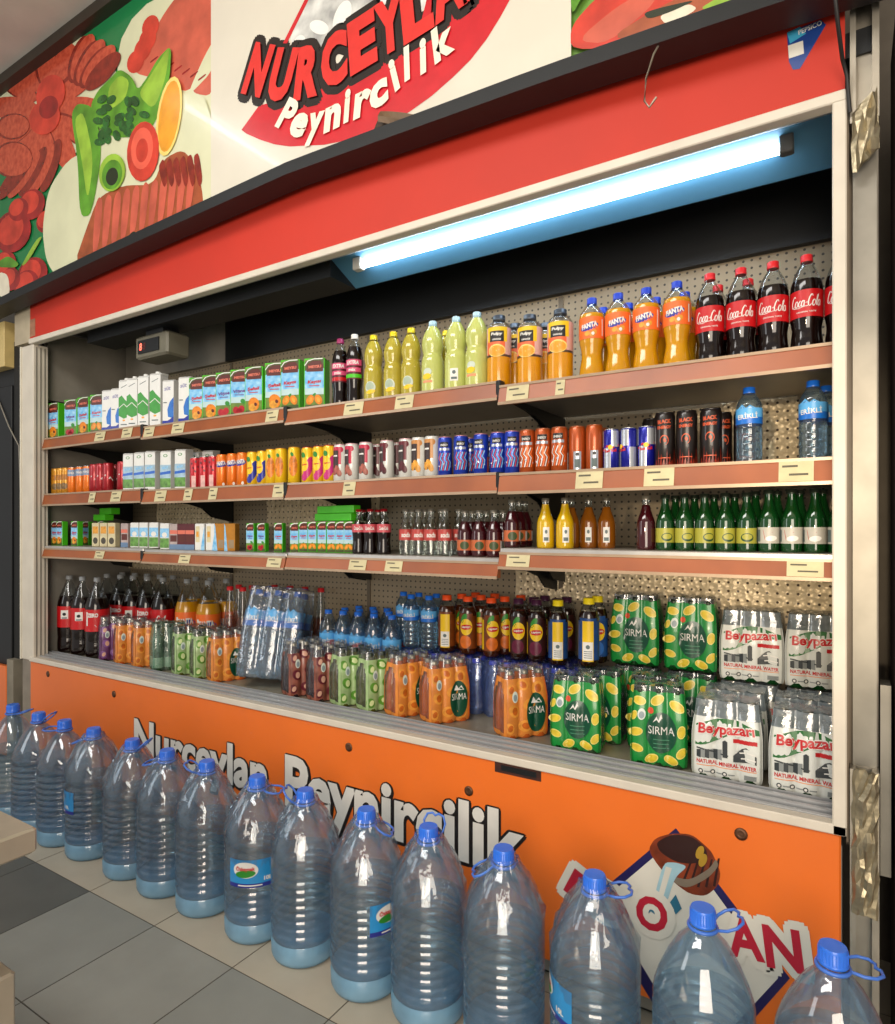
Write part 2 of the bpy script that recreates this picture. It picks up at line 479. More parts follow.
for k in range(7): art(b, [(150 + 8 * k, 62 + 3 * k), (158 + 8 * k, 56 + 3 * k), (159 + 8 * k, 57 + 3 * k), (151 + 8 * k, 63.5 + 3 * k)], tomD)
for cx, cy in ((151, 27), (143, 50), (136, 62), (148, 40)): art(b, blob(cx, cy, 8, 12, 20), tom)
for k in range(12):
    t = math.radians(-150 + 30 * k); cx, cy = 46 + 34 * math.cos(t), 108 + 46 * math.sin(t)
    art(b, blob(cx, cy, 26, 11, math.degrees(math.atan2(math.sin(t) * 46, math.cos(t) * 34))), salami if k % 2 else salamiD); art(b, blob(cx + 1, cy + 1, 24, 9, math.degrees(math.atan2(math.sin(t) * 46, math.cos(t) * 34))), salami)
for k in range(7): art(b, blob(80 + 4 * k, 60 + 2 * k - 4 * (k % 2), 9, 25, 18 + 4 * k), salami if k % 2 else salamiD)
for k in range(5): art(b, blob(52 - 9 * k, 166 + 3 * k, 7, 28, 18 + 5 * k), salami if k % 2 else salamiD)
for cx, cy, a, c in ((14, 127, 17, 13), (14, 160, 20, 18)): art(b, blob(cx, cy, a, c, -10), salamiD); art(b, blob(cx + 1, cy, a - 1.5, c - 1.5, -10), salami)
art(b, blob(52, 95, 14, 20, 15), tom); art(b, blob(46, 118, 15, 18, 25), tom); art(b, blob(50, 108, 9, 12, 25), tomD)
for cx, cy, r in ((14, 232, 22), (33, 205, 16), (20, 210, 12), (6, 265, 14), (34, 275, 18), (48, 222, 12), (28, 285, 15), (12, 280, 12)): art(b, blob(cx, cy, r * .8, r, 25), tomD); art(b, blob(cx - 2, cy - 2, r * .55, r * .75, 25), tom)
art(b, [(0, 262), (10, 256), (21, 264), (18, 268), (0, 268)], leaf); art(b, [(38, 240), (45, 236), (30, 262), (22, 268)], leafL); art(b, [(0, 272), (10, 275), (12, 296), (0, 298)], cream)
art(b, [(44, 230), (50, 190), (70, 160), (95, 150), (130, 120), (170, 95), (214, 95), (214, 230), (130, 268), (60, 280), (48, 262)], plate)
art(b, [(75, 268), (88, 230), (100, 198), (125, 186), (155, 186), (165, 160), (185, 150), (198, 168), (204, 190), (206, 214), (170, 232), (130, 250)], ham)
for k in range(11): art(b, [(97 + 9.3 * k, 206 - 3 * k), (101 + 9.3 * k, 197 - 3 * k), (105 + 9.3 * k, 202 - 3 * k), (100 + 9.3 * k, 250 - 4 * k), (94 + 9.3 * k, 256 - 4 * k)], pink)
for k in range(6): art(b, [(160 + 7 * k, 168 - 2 * k), (166 + 7 * k, 158 - k), (170 + 7 * k, 182), (166 + 7 * k, 190)], salamiD)
art(b, [(73, 115), (80, 104), (96, 108), (105, 150), (94, 216), (82, 218), (80, 160)], leaf); art(b, [(76, 120), (86, 112), (96, 160), (90, 205), (84, 160)], leafL)
art(b, [(92, 108), (100, 92), (112, 80), (122, 70), (134, 78), (140, 92), (150, 78), (160, 60), (174, 46), (172, 80), (165, 110), (150, 135), (120, 140), (100, 130)], leaf)
art(b, [(140, 96), (152, 78), (166, 56), (172, 48), (168, 80), (156, 112)], leafL)
art(b, [(110, 90), (122, 76), (132, 82), (128, 100), (112, 112)], leafL)
for k in range(26): art(b, blob(100 + random.random() * 48, 98 + random.random() * 46, 6, 4, random.random() * 180, 7), herb)
art(b, blob(172, 118, 12, 40, 8), rind); art(b, blob(172, 118, 10, 36, 8), oran)
art(b, blob(115, 174, 13, 19, 10), leafL); art(b, blob(115, 176, 10, 15, 10), leaf); art(b, blob(115, 178, 6, 9, 10), ol)
art(b, blob(146, 153, 16, 30, 5), tom); art(b, blob(145, 150, 11, 21, 5), sg('tomato_light', 'e8604a')); art(b, blob(145, 152, 6, 12, 5), tom)
# the middle panel: red swoosh, grey splash, lettering
red = sg('logo_red', 'c9222c'); blk = sg('logo_black', '231d1c'); grey = sg('milk_splash', '9a9a98', var=.25, scale=11, col2='e2e2dc')
art(b, [(214, -60), (573, -60), (573, 62), (480, 120), (400, 150), (300, 182), (214, 208)], m_sb, False)
art(b, [(288, 48), (312, 0), (335, -50), (470, -50), (440, 2), (400, 30), (330, 62)], grey)
for cx, cy, a, c in ((302, 47, 6, 10), (322, 30, 10, 7), (345, 20, 8, 18), (366, 25, 12, 7), (392, 8, 14, 9), (355, 42, 9, 5)): art(b, blob(cx, cy, a, c, 20, 12), sg('milk', 'e9e8e2', var=.04))
art(b, [(286, 46), (309, 0), (335, -55), (340, -55), (313, 0), (290, 46)], red, False)
art(b, [(244.6, 132), (250, 136), (263.7, 142), (278, 146.5), (293, 148.6), (327, 147), (350, 142.5), (370, 136), (391, 127), (412, 114.6), (434, 99), (455, 80.7), (473, 63), (489, 42.5), (503, 20), (514, 0), (530, -40), (440, -40), (420, 40), (330, 90), (262, 108)], red)


def letters(px, chars, h, m, grow=0., bold=.02, wide=.8, lift=0., shear=0., push=(0, 0)):
    LAY[0] += 1
    pts = [(XZ(u, v, SY)[0] + push[0], XZ(u, v, SY)[1] + push[1]) for u, v in px]
    for i, ch in enumerate(chars):
        a = pts[max(0, i - 1)]; c = pts[min(len(pts) - 1, i + 1)]; r = math.atan2(c[1] - a[1], c[0] - a[0])
        w = wide * (.42 if ch in 'iIl' else 1.)
        desc = .22 * h if ch in 'y' else 0; hh = h * (1.3 if ch in 'PkliIt' else 1.) if len(chars) > 9 and ch != 'y' else h * (1.3 if ch == 'y' else 1.)
        up = .15 * h if ch in 'Pkli' and len(chars) > 9 else (-.15 * h if ch == 'y' else 0)
        b.text(S, ch, pts[i][0] - up * math.sin(r), pts[i][1] + up * math.cos(r), h * w + grow, hh + grow, m, bold, shear, r, .0012 + LAY[0] * .00010 + lift)


N_px = [(262, 73), (286, 78), (312, 75), (338, 63), (366, 46), (393, 29), (420, 13), (450, -8), (478, -30)]
for k in range(16):
    letters(N_px, 'NURCEYLAN', .190, blk, 0., .06, .64, -.001, 0., (.026 * math.cos(k * PI / 8), .030 * math.sin(k * PI / 8)))
letters(N_px, 'NURCEYLAN', .190, sg('letter_red', 'd8342f'), 0., .06, .64, .004)
P_px = [(290, 121), (303, 128), (319, 128), (336, 121), (351, 113), (366, 107), (383, 97.5), (399, 82), (411, 71), (427, 64), (446, 49)]
letters(P_px, 'Peynircilik', .088, sg('letter_cream', 'efe6d2'), 0., .05, .95, .004, .15)
# right panel: slices and leaves
for px, m in (([(573, 30), (600, 0), (660, -40), (760, -40), (740, 5), (640, 48), (573, 55)], tom), ([(573, 22), (585, 0), (610, -30), (580, -40), (573, -40)], leaf), ([(578, 45), (620, 10), (650, -5), (660, 5), (610, 48)], pink), ([(612, 42), (650, 18), (700, -8), (730, 0), (650, 46)], ham), ([(660, 20), (690, 8), (700, 14), (668, 30)], cream), ([(700, 14), (720, 2), (745, 0), (720, 14)], leafL)): art(b, px, m)
art(b, [(372, 146), (382, 120), (388, 118), (402, 122), (425, 122), (410, 132), (380, 148)], sg('torn_backing', '3a2a1c')); art(b, [(380, 144), (390, 130), (404, 126), (384, 140)], ol)
for px in ([(130, 240), (137, 232), (142, 236), (140, 246), (131, 247)], [(172, 224), (176, 220), (177, 226), (174, 229)], [(645, 18), (660, 13), (700, 4), (672, 17), (650, 24)]): art(b, px, ol)
b.build('printed_artwork', sign)
b = MB()                            # a curled flap of torn foil film
rg = []
for k in range(7):
    t = k / 6; x, z = XZ(384 + 40 * t, 118 + 5 * t, SY); rg.append([S(x, z, .004), S(x, z + .012, .02 + .01 * math.sin(t * 3)), S(x, z - .01, .034 - .012 * t), S(x, z - .03, .03 * (1 - t) + .004)])
b.loft(rg, M('torn_edge', '6a5238', .6), closed=False); b.build('torn_flap', sign)
m_trim = M('black_trim', '17191b', .5, .1, var=.1)
b = MB()
for a, c in zip(xs, xs[1:]):
    P = lambda x, o, dz: S(x, tz(x) + dz, o)
    b.loft([[P(q, .055, .004), P(q, .06, -.044), P(q, -.03, -.05), P(q, -.03, .0)] for q in (a, c)], m_trim)
b.build('bottom_trim', sign)
b = MB(); b.box(*(-5.2 + 1.95, .12 + 1.95), -.05, .03, 3.79 - 2.6, 3.845 - 2.6, M('dark_bronze', '3c342b', .4, .4)); b.build('top_trim', sign)
b = MB(); hx = XZ(655, 55, SY - .07); b.tube([S(hx[0] + .006, hx[1] + .06, .03), S(hx[0] - .002, hx[1], .075), S(hx[0] - .02, hx[1] - .06, .08), S(hx[0] - .024, hx[1] - .115, .08), S(hx[0] - .012, hx[1] - .135, .08), S(hx[0] + .006, hx[1] - .115, .08)], .0028, M('wire', 'a09888', .4, .7), 6); b.build('wire_hook', sign)

# ================================================================== the open-front drinks cooler
DY, LY, BY = 1.80, 1.86, 2.385
XR, XLft, XE = 0.0, -3.83, .058
cooler = thing('display_cooler', (-1.915, 2.08, 0), 0, 'long open-front refrigerated drinks cooler with orange panel and lit shelves', 'cooler')
OX, OYY = 1.915, -2.08


def part(mb, name):
    o = mb.build(name, cooler); o.matrix_parent_inverse = Matrix.Translation((OX, OYY, 0)); return o


def sub(mb, name, par):
    o = mb.build(name, par); return o


m_or = M('orange_panel', 'ea7226', .36, var=.05, scale=2.2, coat=.12)
m_rd = M('red_fascia', 'c42c14', .62, var=.06, scale=2.5)
m_fr = M('cream_frame', 'd6cdbd', .45, var=.05, scale=9)
m_frd = M('frame_brown_edge', '6f6250', .5)  # dark brown side edge and filler strip of the right post
m_in = M('inner_liner', '8d877c', .5, var=.12, scale=6)
m_dk = M('dark_liner', '17191b', .5, .2, var=.1, scale=4)
m_rail = M('sill_aluminium', 'c0c2c4', .35, .45, var=.05, scale=12)
m_gro = M('sill_groove', '24262a', .6)
b = MB(); b.box(XLft, -.012, DY, DY + .03, .07, .637, m_or, .004); panel = part(b, 'front_panel')
b = MB(); b.box(XLft, -.01, DY + .03, BY + .06, .02, .60, m_in); b.box(XLft + .02, -.03, DY + .05, DY + .09, 0, .09, m_dk); part(b, 'base')
b = MB()
PF = front(DY)
m_w = M('letter_white', 'dcd8d0', .35, var=.04); m_k = M('letter_black', '1c1512', .4)
for word, x0, x1, zc, hh in (('Nurceylan', -2.86, -1.965, .362, .225), ('Peynircilik', -1.865, -.83, .358, .262)):
    for k in range(8):
        b.text(PF, word, (x0 + x1) / 2 + .007 * math.cos(k * PI / 4) + .004, zc + .008 * math.sin(k * PI / 4) - .003, x1 - x0, hh, m_k, .045, 0, 0, .0010 + k * .00002)
    b.text(PF, word, (x0 + x1) / 2, zc, x1 - x0, hh, m_w, .035, 0, 0, .0018)
    b.build('lettering', panel); b = MB()
# tilted diamond with bucket, and red letters
b = MB(); lay = [0]; LL = []


def pa(px, m):
    lay[0] += 1; b.poly(PF, [XZ(u, v, DY) for u, v in (round_off(px) if len(px) > 4 else px)], m, .001 + lay[0] * .00010)


navy = M('logo_navy', '221c50', .35); lw_ = M('logo_white', 'd4d0c4', .35, var=.06, scale=6); bro = M('bucket_wood', '8a3a1c', .35, var=.3, scale=22); brd = M('bucket_inside', '2c0f0a', .4); milkb = M('logo_milk', '9fc3cf', .35, var=.12, scale=10); lr = M('logo_letter_red', 'b01f34', .35)
pa([(676, 828), (790, 978), (700, 1080), (590, 900)], navy); pa([(676, 838), (778, 978), (700, 1062), (603, 900)], lw_)
pa([(648, 850), (655, 838), (672, 833), (692, 834), (706, 846), (712, 852), (721, 872), (718, 886), (706, 896), (690, 894), (676, 884), (660, 868)], bro)
pa([(656, 842), (672, 834), (692, 836), (706, 848), (708, 858), (694, 864), (676, 862), (660, 852)], brd)
for k in range(5): pa([(681 + 8 * k, 884 + 2 * k - k * k * .4), (690 + 7 * k, 862 - k), (692 + 7 * k, 862 - k), (683.5 + 8 * k, 885 + 2 * k - k * k * .4)], brd)
pa([(672, 876), (690, 880), (710, 868), (716, 858), (719, 866), (708, 878), (688, 888), (676, 884)], M('bucket_hoop', '9a8a78', .3, .5))
for cx, cy in ((700, 852), (703, 860)): pa(blob(cx, cy, 4, 7, 20, 10), M('brass', 'c9a03a', .3, .4))
pa([(664, 862), (676, 862), (688, 866), (676, 876), (670, 892), (664, 915), (652, 914), (656, 890)], milkb); pa([(666, 866), (672, 868), (660, 908), (655, 908)], lw_)
for k in range(7): pa([(628 + 7 * k, 902 + (k % 2) * 7), (634 + 7 * k, 894 + (k % 3) * 5), (640 + 7 * k, 908), (634 + 7 * k, 914)], M('splash_blue', '2e6a84', .35))
for ch, u, v, h, r, w in (('I', 574, 882, .082, -.45, .38), ('D', 612, 905, .09, -.3, .8), ('O', 652, 913, .095, -.15, .9), ('A', 745, 938, .10, .12, .85), ('N', 783, 948, .105, .12, .8)):
    x, z = XZ(u, v, DY); b2 = MB()
    for k in range(10): b2.text(PF, ch, x + .016 * math.cos(k * PI / 5), z + .016 * math.sin(k * PI / 5), h * w + .012, h + .012, lw_, .05, 0, r, .0036 + k * .00002)
    b2.text(PF, ch, x, z, h * w, h, lr, .035, 0, r, .0045); b2.build('logo_letter', panel)
b.build('bucket_logo', panel)
b = MB(); b.box(-.942, -.785, DY - .0012, DY, .604, .637, M('rust_gap', '4a2010', .8, var=.25, scale=20)); b.box(-.92, -.80, DY - .0016, DY - .001, .612, .63, m_dk); b.build('vent_gap', panel)
for x, z in ((-.231, .585), (-1.037, .522), (-1.541, .573), (-3.642, .588), (-3.027, .564)):
    b = MB(); b.lathe([(.016, 0), (.016, .002), (.009, .0045), (.006, .003)], M('bolt_rust', '6b4a34', .45, .6, var=.2, scale=40), 14)
    o = b.build('bolt', panel); o.location = (x, DY, z); o.rotation_euler = (PI / 2, 0, 0)
# sill with its ridged air grille
b = MB(); b.box(XLft, XR, DY - .008, DY + .03, .637, .662, m_fr, .003)
prof = [(DY + .03, .640)]
for k in range(3):
    y = DY + .031 + k * .0275; prof += [(y + .0005, .664 + k * .005), (y + .0095, .666 + k * .005)]; prof += [(y + .0100, .645 + k * .005), (y + .0270, .645 + k * .005)]
prof.append((DY + .112, .678)); prof.append((DY + .116, .640))
for i, (p, q) in enumerate(zip(prof, prof[1:])): b.add([(XLft, p[0], p[1]), (XR - .03, p[0], p[1]), (XR - .03, q[0], q[1]), (XLft, q[0], q[1])], [(0, 1, 2, 3)], m_gro if i % 4 in (2, 3) and i else m_rail)
part(b, 'sill')
DZ = .665
b = MB(); b.box(XLft, XE, DY + .115, BY, .62, DZ, M('deck_steel', 'a39a86', .45, .4, var=.12, scale=6)); part(b, 'deck')
# frame posts and canopy
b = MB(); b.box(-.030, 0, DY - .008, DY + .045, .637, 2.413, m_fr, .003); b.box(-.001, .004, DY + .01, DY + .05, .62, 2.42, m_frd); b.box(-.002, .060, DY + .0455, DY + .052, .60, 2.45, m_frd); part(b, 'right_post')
b = MB(); b.box(-3.925, -3.80, DY, DY + .08, .64, 2.385, m_fr, .004)
for k in range(3): b.box(-3.80, -3.797, DY + .014 + .022 * k, DY + .020 + .022 * k, .66, 2.37, m_in)
b.box(-3.935, -3.925, DY - .005, DY + .03, .64, 2.385, M('post_edge', 'e6dfcc', .4)); b.box(-3.925, -3.835, DY + .005, DY + .07, 0, .64, M('post_foot', '9c9182', .5, .3, var=.15, scale=7)); part(b, 'left_post')
b = MB()
b.box(XLft, -.004, DY, DY + .02, 2.41, 2.74, m_rd); part(b, 'fascia')
b = MB(); b.box(-4.0, -3.83, DY - .002, DY + .06, 2.40, 2.60, M('fascia_end', 'b9ab90', .5, var=.1, scale=9)); b.box(-3.83, -3.775, DY - .0015, DY, 2.425, 2.52, M('worn_patch', 'b07a5c', .5, var=.2, scale=20)); part(b, 'fascia_end_cap')
b = MB(); b.box(XLft, XR, DY - .01, DY + .03, 2.385, 2.413, m_fr, .003); b.add([(XLft, DY + .03, 2.386), (XR, DY + .03, 2.386), (XR, DY + .105, 2.425), (XLft, DY + .105, 2.425)], [(0, 1, 2, 3)], m_in); part(b, 'canopy_trim')
b = MB()
b.box(XLft, XE, DY + .02, BY + .05, 2.50, 2.56, m_dk); b.box(-2.9, XE, BY - .03, BY, 2.285, 2.50, m_dk); b.box(XLft, -2.9, BY - .03, BY, 2.285, 2.50, m_in); part(b, 'canopy')
b = MB(); b.box(-3.90, -3.86, DY + .08, BY + .05, .60, 2.0, m_in); b.box(-3.90, -3.86, DY + .105, BY + .05, 2.10, 2.50, m_in); b.box(-3.9, -3.85, 2.1, BY, 2.0, 2.1, M('end_glass_frame', '4a5450', .3))
part(b, 'left_end_wall')
b = MB(); b.box(XE, XE + .006, DY + .05, BY + .05, .60, 2.50, m_in); part(b, 'right_end_wall')
sticker = MB()
F = front(DY - .0); q = lambda u, v: XZ(u, v, DY)
sticker.poly(F, [q(787, 33), (q(821, 20)), (q(826, 25)), (q(800, 69)), (q(793, 70)), (q(789, 62))], M('sticker_blue', '1d3f86', .3), .001)
sticker.poly(F, [q(787, 33), q(800, 27), q(806, 34), q(790, 44)], M('sticker_cyan', '3f9fc4', .3), .0014)
sticker.poly(F, [q(788, 46), q(803, 41), q(804, 54), q(789, 59)], M('sticker_white', 'ddd8cc', .4), .0016)
sx, sz = q(810, 28); sticker.text(F, 'PEPSICO', sx, sz, .05, .012, M('sticker_text', 'e8e6e0', .4), .02, 0, .1, .0018)
part(sticker, 'sticker')
# lamp housing, reflector, tube, thermostat
m_refl = M('reflector_enamel', '5288a8', .5, var=.04, scale=5)
b = MB(); y0, y1 = DY + .105, 2.06
b.add([(X(343, 1.98), y0, 2.432), (XR, y0, 2.432), (XR, y1, 2.362), (X(343, 1.98), y1, 2.362)], [(0, 1, 2, 3)], m_refl); b.add([(X(343, 1.98), y1, 2.362), (XR, y1, 2.362), (XR, y1 + .02, 2.5), (X(343, 1.98), y1 + .02, 2.5)], [(3, 2, 1, 0)], m_dk)
b.box(-3.45, X(343, 1.98), y0, y1, 2.36, 2.45, m_dk); part(b, 'lamp_housing')
tx0, tx1, ty, tzv = -1.60, -.150, 1.945, 2.392
b = MB(); TL = lamp_mat('fluorescent_glow', (.80, .90, 1.0, 1), TUBE_STRENGTH); rg = []
for k in range(2): rg.append([(tx0 if k == 0 else tx1, ty + .0135 * math.cos(t * PI / 7), tzv + .0135 * math.sin(t * PI / 7)) for t in range(14)])
b.loft(rg, TL, True); tube_o = part(b, 'fluorescent_tube')
b = MB(); b.box(tx0 - .035, tx0 + .004, ty - .016, ty + .016, tzv - .018, tzv + .03, M('lamp_socket', 'c8c4b8', .4), .003); part(b, 'lamp_socket'); b = MB(); b.box(tx1 - .004, tx1 + .03, ty - .016, ty + .016, tzv - .018, tzv + .03, M('socket_dark', '4b4a48', .4), .003); part(b, 'lamp_socket')
b = MB(); b.box(-3.06, -2.80, 1.93, 2.06, 2.22, 2.335, M('thermostat_box', '6e6a5a', .5), .01); b.box(-3.0, -2.86, 1.95, 2.04, 2.33, 2.37, m_dk); b.box(-3.03, -2.86, 1.925, 1.93, 2.245, 2.31, m_dk)
th = part(b, 'thermostat')
b = MB(); LED = lamp_mat('led_red', (1, .08, .05, 1), 5.0); FT = front(1.925)
for k in range(2): b.text(FT, '88'[k], -3.005 + .03 * k, 2.278, .02, .036, LED if k == 0 else M('led_off', '5a1410', .4), .02, .1, 0, .001)
sub(b, 'led_display', th)
# back wall of the cooler
m_perf = perforated('perforated_liner', 'a39379', '3a342a', .026, .16)
m_foil = perforated('embossed_foil', 'f6e2bc', '4a3c2c', .03, .14, .42, .25, True)
b = MB(); b.box(XLft, XE, BY, BY + .02, .6, 2.30, m_perf); part(b, 'perforated_back')
for x0, x1, z0, z1 in ((-.37, .05, 1.56, 1.80), (-.60, -.36, 1.74, 1.79), (-1.15, .05, 1.09, 1.235), (-3.84, -2.86, 1.12, 1.235), (-3.70, -2.92, 1.64, 1.83), (-3.55, -2.90, 1.36, 1.52), (-2.25, -1.80, 1.68, 1.79), (-2.6, -1.85, 1.38, 1.52)):
    b = MB(); b.grid(lambda u, v: (u, BY - .006 - .004 * math.sin(u * 37) * math.sin(v * 53), v), x0, x1, z0, z1, 20, 8, m_foil); part(b, 'foil_sheet')
JX = [-3.835, -2.880, -1.917, -.955, -.002]
for x in JX[1:-1]:
    b = MB(); b.box(x - .009, x + .009, BY - .006, BY, .68, 2.28, M('upright_enamel', '6f6454', .5, .2)); part(b, 'upright')
# shelves: four sections on three levels, each with price rail, tags and brackets
m_sh = M('shelf_enamel', 'a79f92', .4, .2, var=.06, scale=7); m_wr = M('price_rail_wood', 'a2592f', .35, var=.14, scale=5, col2='8a4a28'); m_rl = M('price_rail_edge', 'b39a80', .3, .2); m_tg = M('price_tag', 'cfc49a', .6, var=.06, scale=30); m_ink = M('tag_ink', '5a5444', .6); m_strip = M('shelf_strip', 'c9c7c4', .3, .5)
ZS = {1: [1.868, 1.858, 1.846, 1.828], 2: [1.560, 1.553, 1.550, 1.545], 3: [1.277, 1.273, 1.277, 1.310]}
RAILH = {1: .060, 2: .064, 3: .050}
TAGS = {1: [(97, 107), (124, 134), (146, 156), (174, 186), (268, 280), (346, 365), (397, 415), (508, 530), (557, 566)], 2: [(91, 97), (113, 123), (157, 168), (186, 194), (211, 219), (275, 286), (345, 357), (577, 604), (645, 675), (779, 814)], 3: [(97, 106), (181, 192), (269, 283), (351, 368), (387, 404), (508, 531), (787, 824)]}
for lv in (1, 2, 3):
    for sec in range(4):
        x0, x1, z = JX[sec] + .004, JX[sec + 1] - .004, ZS[lv][sec]; h = RAILH[lv]; yf = LY + (-.008 if sec == 3 else 0)
        b = MB(); b.box(x0, x1, yf + .012, BY - .022, z - .028, z - .004, m_sh, .003)
        if lv == 3: b.box(x0, x1, yf, yf + .05, z - .018, z - .0042, m_strip, .002)
        zt = z - (.018 if lv == 3 else 0)
        b.loft([[(x, yf - .002, zt), (x, yf + .012, zt), (x, yf + .012, zt - h), (x, yf - .012, zt - h), (x, yf - .014, zt - h + .006)] for x in (x0, x1)], m_wr, cap0=True, cap1=True)
        b.box(x0, x1, yf - .017, yf - .008, zt - h - .003, zt - h + .006, m_rl); b.box(x0, x1, yf - .006, yf + .004, zt - .006, zt + .002, m_rl)
        sh = part(b, 'shelf')
        for u0, u1 in TAGS[lv]:
            a, c = X(u0, yf), X(u1, yf)
            if a > x0 - .02 and c < x1 + .01:
                t = MB(); RF = lambda x, v, o=0.: (x, yf - .003 - .0115 * (1 - v) - .0015 - o, zt - h + .007 + v * (h - .010))
                t.rect(RF, a, c, 0, 1, m_tg, 2, 1)
                for k in range(2): t.rect(RF, a + (c - a) * (.1 + .2 * k), a + (c - a) * (.55 + .3 * k), .68 - .4 * k, .78 - .4 * k, m_ink, 1, 1, .001)
                t.build('price_tag', sh)
        for x in ((x0 + .012, x1 - .012) if sec else (x0 + .03, x1 - .012)):
            t = MB(); pr_ = [(BY - .006, z - .03), (yf + .06, z - .03), (yf + .07, z - .045), (2.10, z - .06), (2.20, z - .085), (2.26, z - .13), (BY - .006, z - .15)]
            A = [(x - .003, y, q) for y, q in pr_]; B = [(x + .003, y, q) for y, q in pr_]; n = len(pr_)
            t.add(A + B, [tuple(range(n)), tuple(range(2 * n - 1, n - 1, -1))] + [(i, n + i, n + (i + 1) % n, (i + 1) % n) for i in range(n)], m_dk); t.build('bracket', sh)
        if sec < 3 and lv != 3 or sec == 0:
            t = MB(); t.box(x1 - .006, x1 + .012, yf - .012, yf + .02, zt - h, zt + .002, m_dk, .002); t.build('joint_clip', sh)
# ================================================================== materials of the drinks
pet = clear('clear_pet', 'f2f6f8', .05, .04)
petw = clear('water_bottle_pet', 'e4f0f8', .07, .04, .08, 'c9e0f4')
glassc = clear('clear_glass', 'eef2ee', .08, .02)
film = clear('shrink_film', 'f6f8fa', .10, .10, .10, 'd5dde6', .9, 22)
filmb = clear('blue_shrink_film', 'dbe6fc', .12, .08, .16, '9fbaf4', .9, 22)
wat = water('bottle_water', 'f0f7fa', .25)
cola_m = M('cola', '120604', .1, coat=.25); fantal = M('orange_soda', 'cc920e', .12, sss=.25, coat=.4, var=.03); lemol = M('lemonade_yellow', 'b5a63a', .14, sss=.3, coat=.5, var=.04)
lemow = M('lemonade_pale', 'c2c872', .14, sss=.3, coat=.5, var=.04); pulpl = M('orange_juice', 'd8940f', .16, sss=.25, coat=.5, var=.05); cherl = M('cherry_drink', '3a0a12', .08, coat=.6)
teal_ = M('iced_tea', '3c1a08', .08, coat=.6, var=.1); teap = M('iced_tea_dark', '22100a', .08, coat=.6); pinkl = clear('pale_soda', 'e2b8a2', .06, .04, .22, 'b98a78')
greeng = M('green_glass', '0d3d16', .06, coat=.8, var=.12, scale=30); yelj = M('yellow_juice', 'd2a80c', .1, coat=.6, var=.05); ambj = M('amber_juice', '8a4f10', .1, coat=.6, var=.1)
white = M('label_white', 'e4e2dc', .4, var=.03); whitb = M('carton_white', 'e2e2de', .45, var=.03); black = M('label_black', '1a1718', .4)
redl = M('label_red', 'c4161c', .32, var=.04, coat=.2); blue = M('label_blue', '1f5fc0', .32, var=.05); blued = M('label_navy', '1f2f9a', .32); skyb = M('label_sky', '55a9e2', .35, var=.12, scale=40, col2='a9d6f0')
oranl = M('label_orange', 'f0702a', .35, var=.05); yel = M('label_yellow', 'f0c61c', .35, var=.04); grn = M('label_green', '2f8a2e', .4, var=.08); lime = M('carton_green', '4cc41e', .38, var=.05, scale=12)
capr = M('cap_red', 'd8262c', .38, var=.04); capb = M('cap_blue', '1f6fe0', .35, var=.04); capn = M('cap_deep_blue', '1b3fc4', .35, var=.04); capy = M('cap_yellow', 'f2d81c', .38, var=.04); capw = M('cap_pale_blue', 'b9dbe8', .35, var=.04)
capg = M('cap_grey', '9a9ea0', .4, var=.05); capo = M('cap_orange', 'f0521c', .38, var=.04); capp = M('cap_plum', '3f1434', .38, var=.04); capk = M('cap_smoke', '4c5560', .3, .4, var=.05); capm = M('cap_magenta', 'a02a62', .38); capv = M('cap_violet_blue', '3540c8', .35, var=.04)
crown = M('crown_cap', '3a4438', .35, .7, var=.1); crownr = M('crown_cap_red', 'b02028', .35, .5); crowns = M('crown_cap_silver', 'a8a294', .35, .7); tin = M('can_tin', 'c4c6c8', .25, .9, var=.04)
pinkc = M('label_pink', 'd8507a', .38, var=.06); cherr = M('label_cherry', 'b81e2a', .35, var=.1, scale=60); apri = M('label_apricot', 'f08a1e', .35, var=.15, scale=60); peachm = M('label_peach', 'f2a93a', .35, var=.2, scale=50); field = M('label_field', '6f8a34', .4, var=.15, scale=40); brown = M('label_brown', '5a2218', .4); maroon = M('label_maroon', '6a1626', .35, var=.1)
oranc = M('can_orange', 'f07a1a', .28, .25, coat=.4, var=.04); redc = M('can_red', 'c4202c', .28, .25, coat=.4, var=.04); yelc = M('can_yellow', 'f2c41a', .28, .2, coat=.4, var=.04); goldc = M('can_gold', 'd8962a', .3, .35, coat=.3, var=.06); whitc = M('can_white', 'dcdcd6', .3, .1, coat=.4, var=.03)
bluec = M('can_blue', '1f3fb4', .28, .3, coat=.4, var=.05); bronc = M('can_bronze', 'b8521e', .28, .35, coat=.4, var=.05); blakc = M('can_black', '1b1412', .3, .2, coat=.4, var=.05); silvc = M('can_silver', 'c0c4cc', .25, .6, coat=.3, var=.04); cherc = M('can_cherry', 'a81e28', .28, .3, coat=.4, var=.05)
amber = M('fire_print', 'd8562a', .35, var=.25, scale=70); fieldd = M('label_olive', '4a5a26', .4, var=.15, scale=40)


# ------------------------------------------------------------------ bottles
def rad_at(prof, z):
    for (r0, z0), (r1, z1) in zip(prof, prof[1:]):
        if z0 <= z <= z1 and z1 > z0: return r0 + (r1 - r0) * (z - z0) / (z1 - z0)
    return prof[-1][0]


def smooth_prof(prof, n=3):
    """rounds a profile (Chaikin), keeping its ends"""
    for _ in range(n - 1):
        q = [prof[0]]
        for a, b in zip(prof, prof[1:]): q += [(a[0] * .75 + b[0] * .25, a[1] * .75 + b[1] * .25), (a[0] * .25 + b[0] * .75, a[1] * .25 + b[1] * .75)]
        prof = q + [prof[-1]]
    return prof


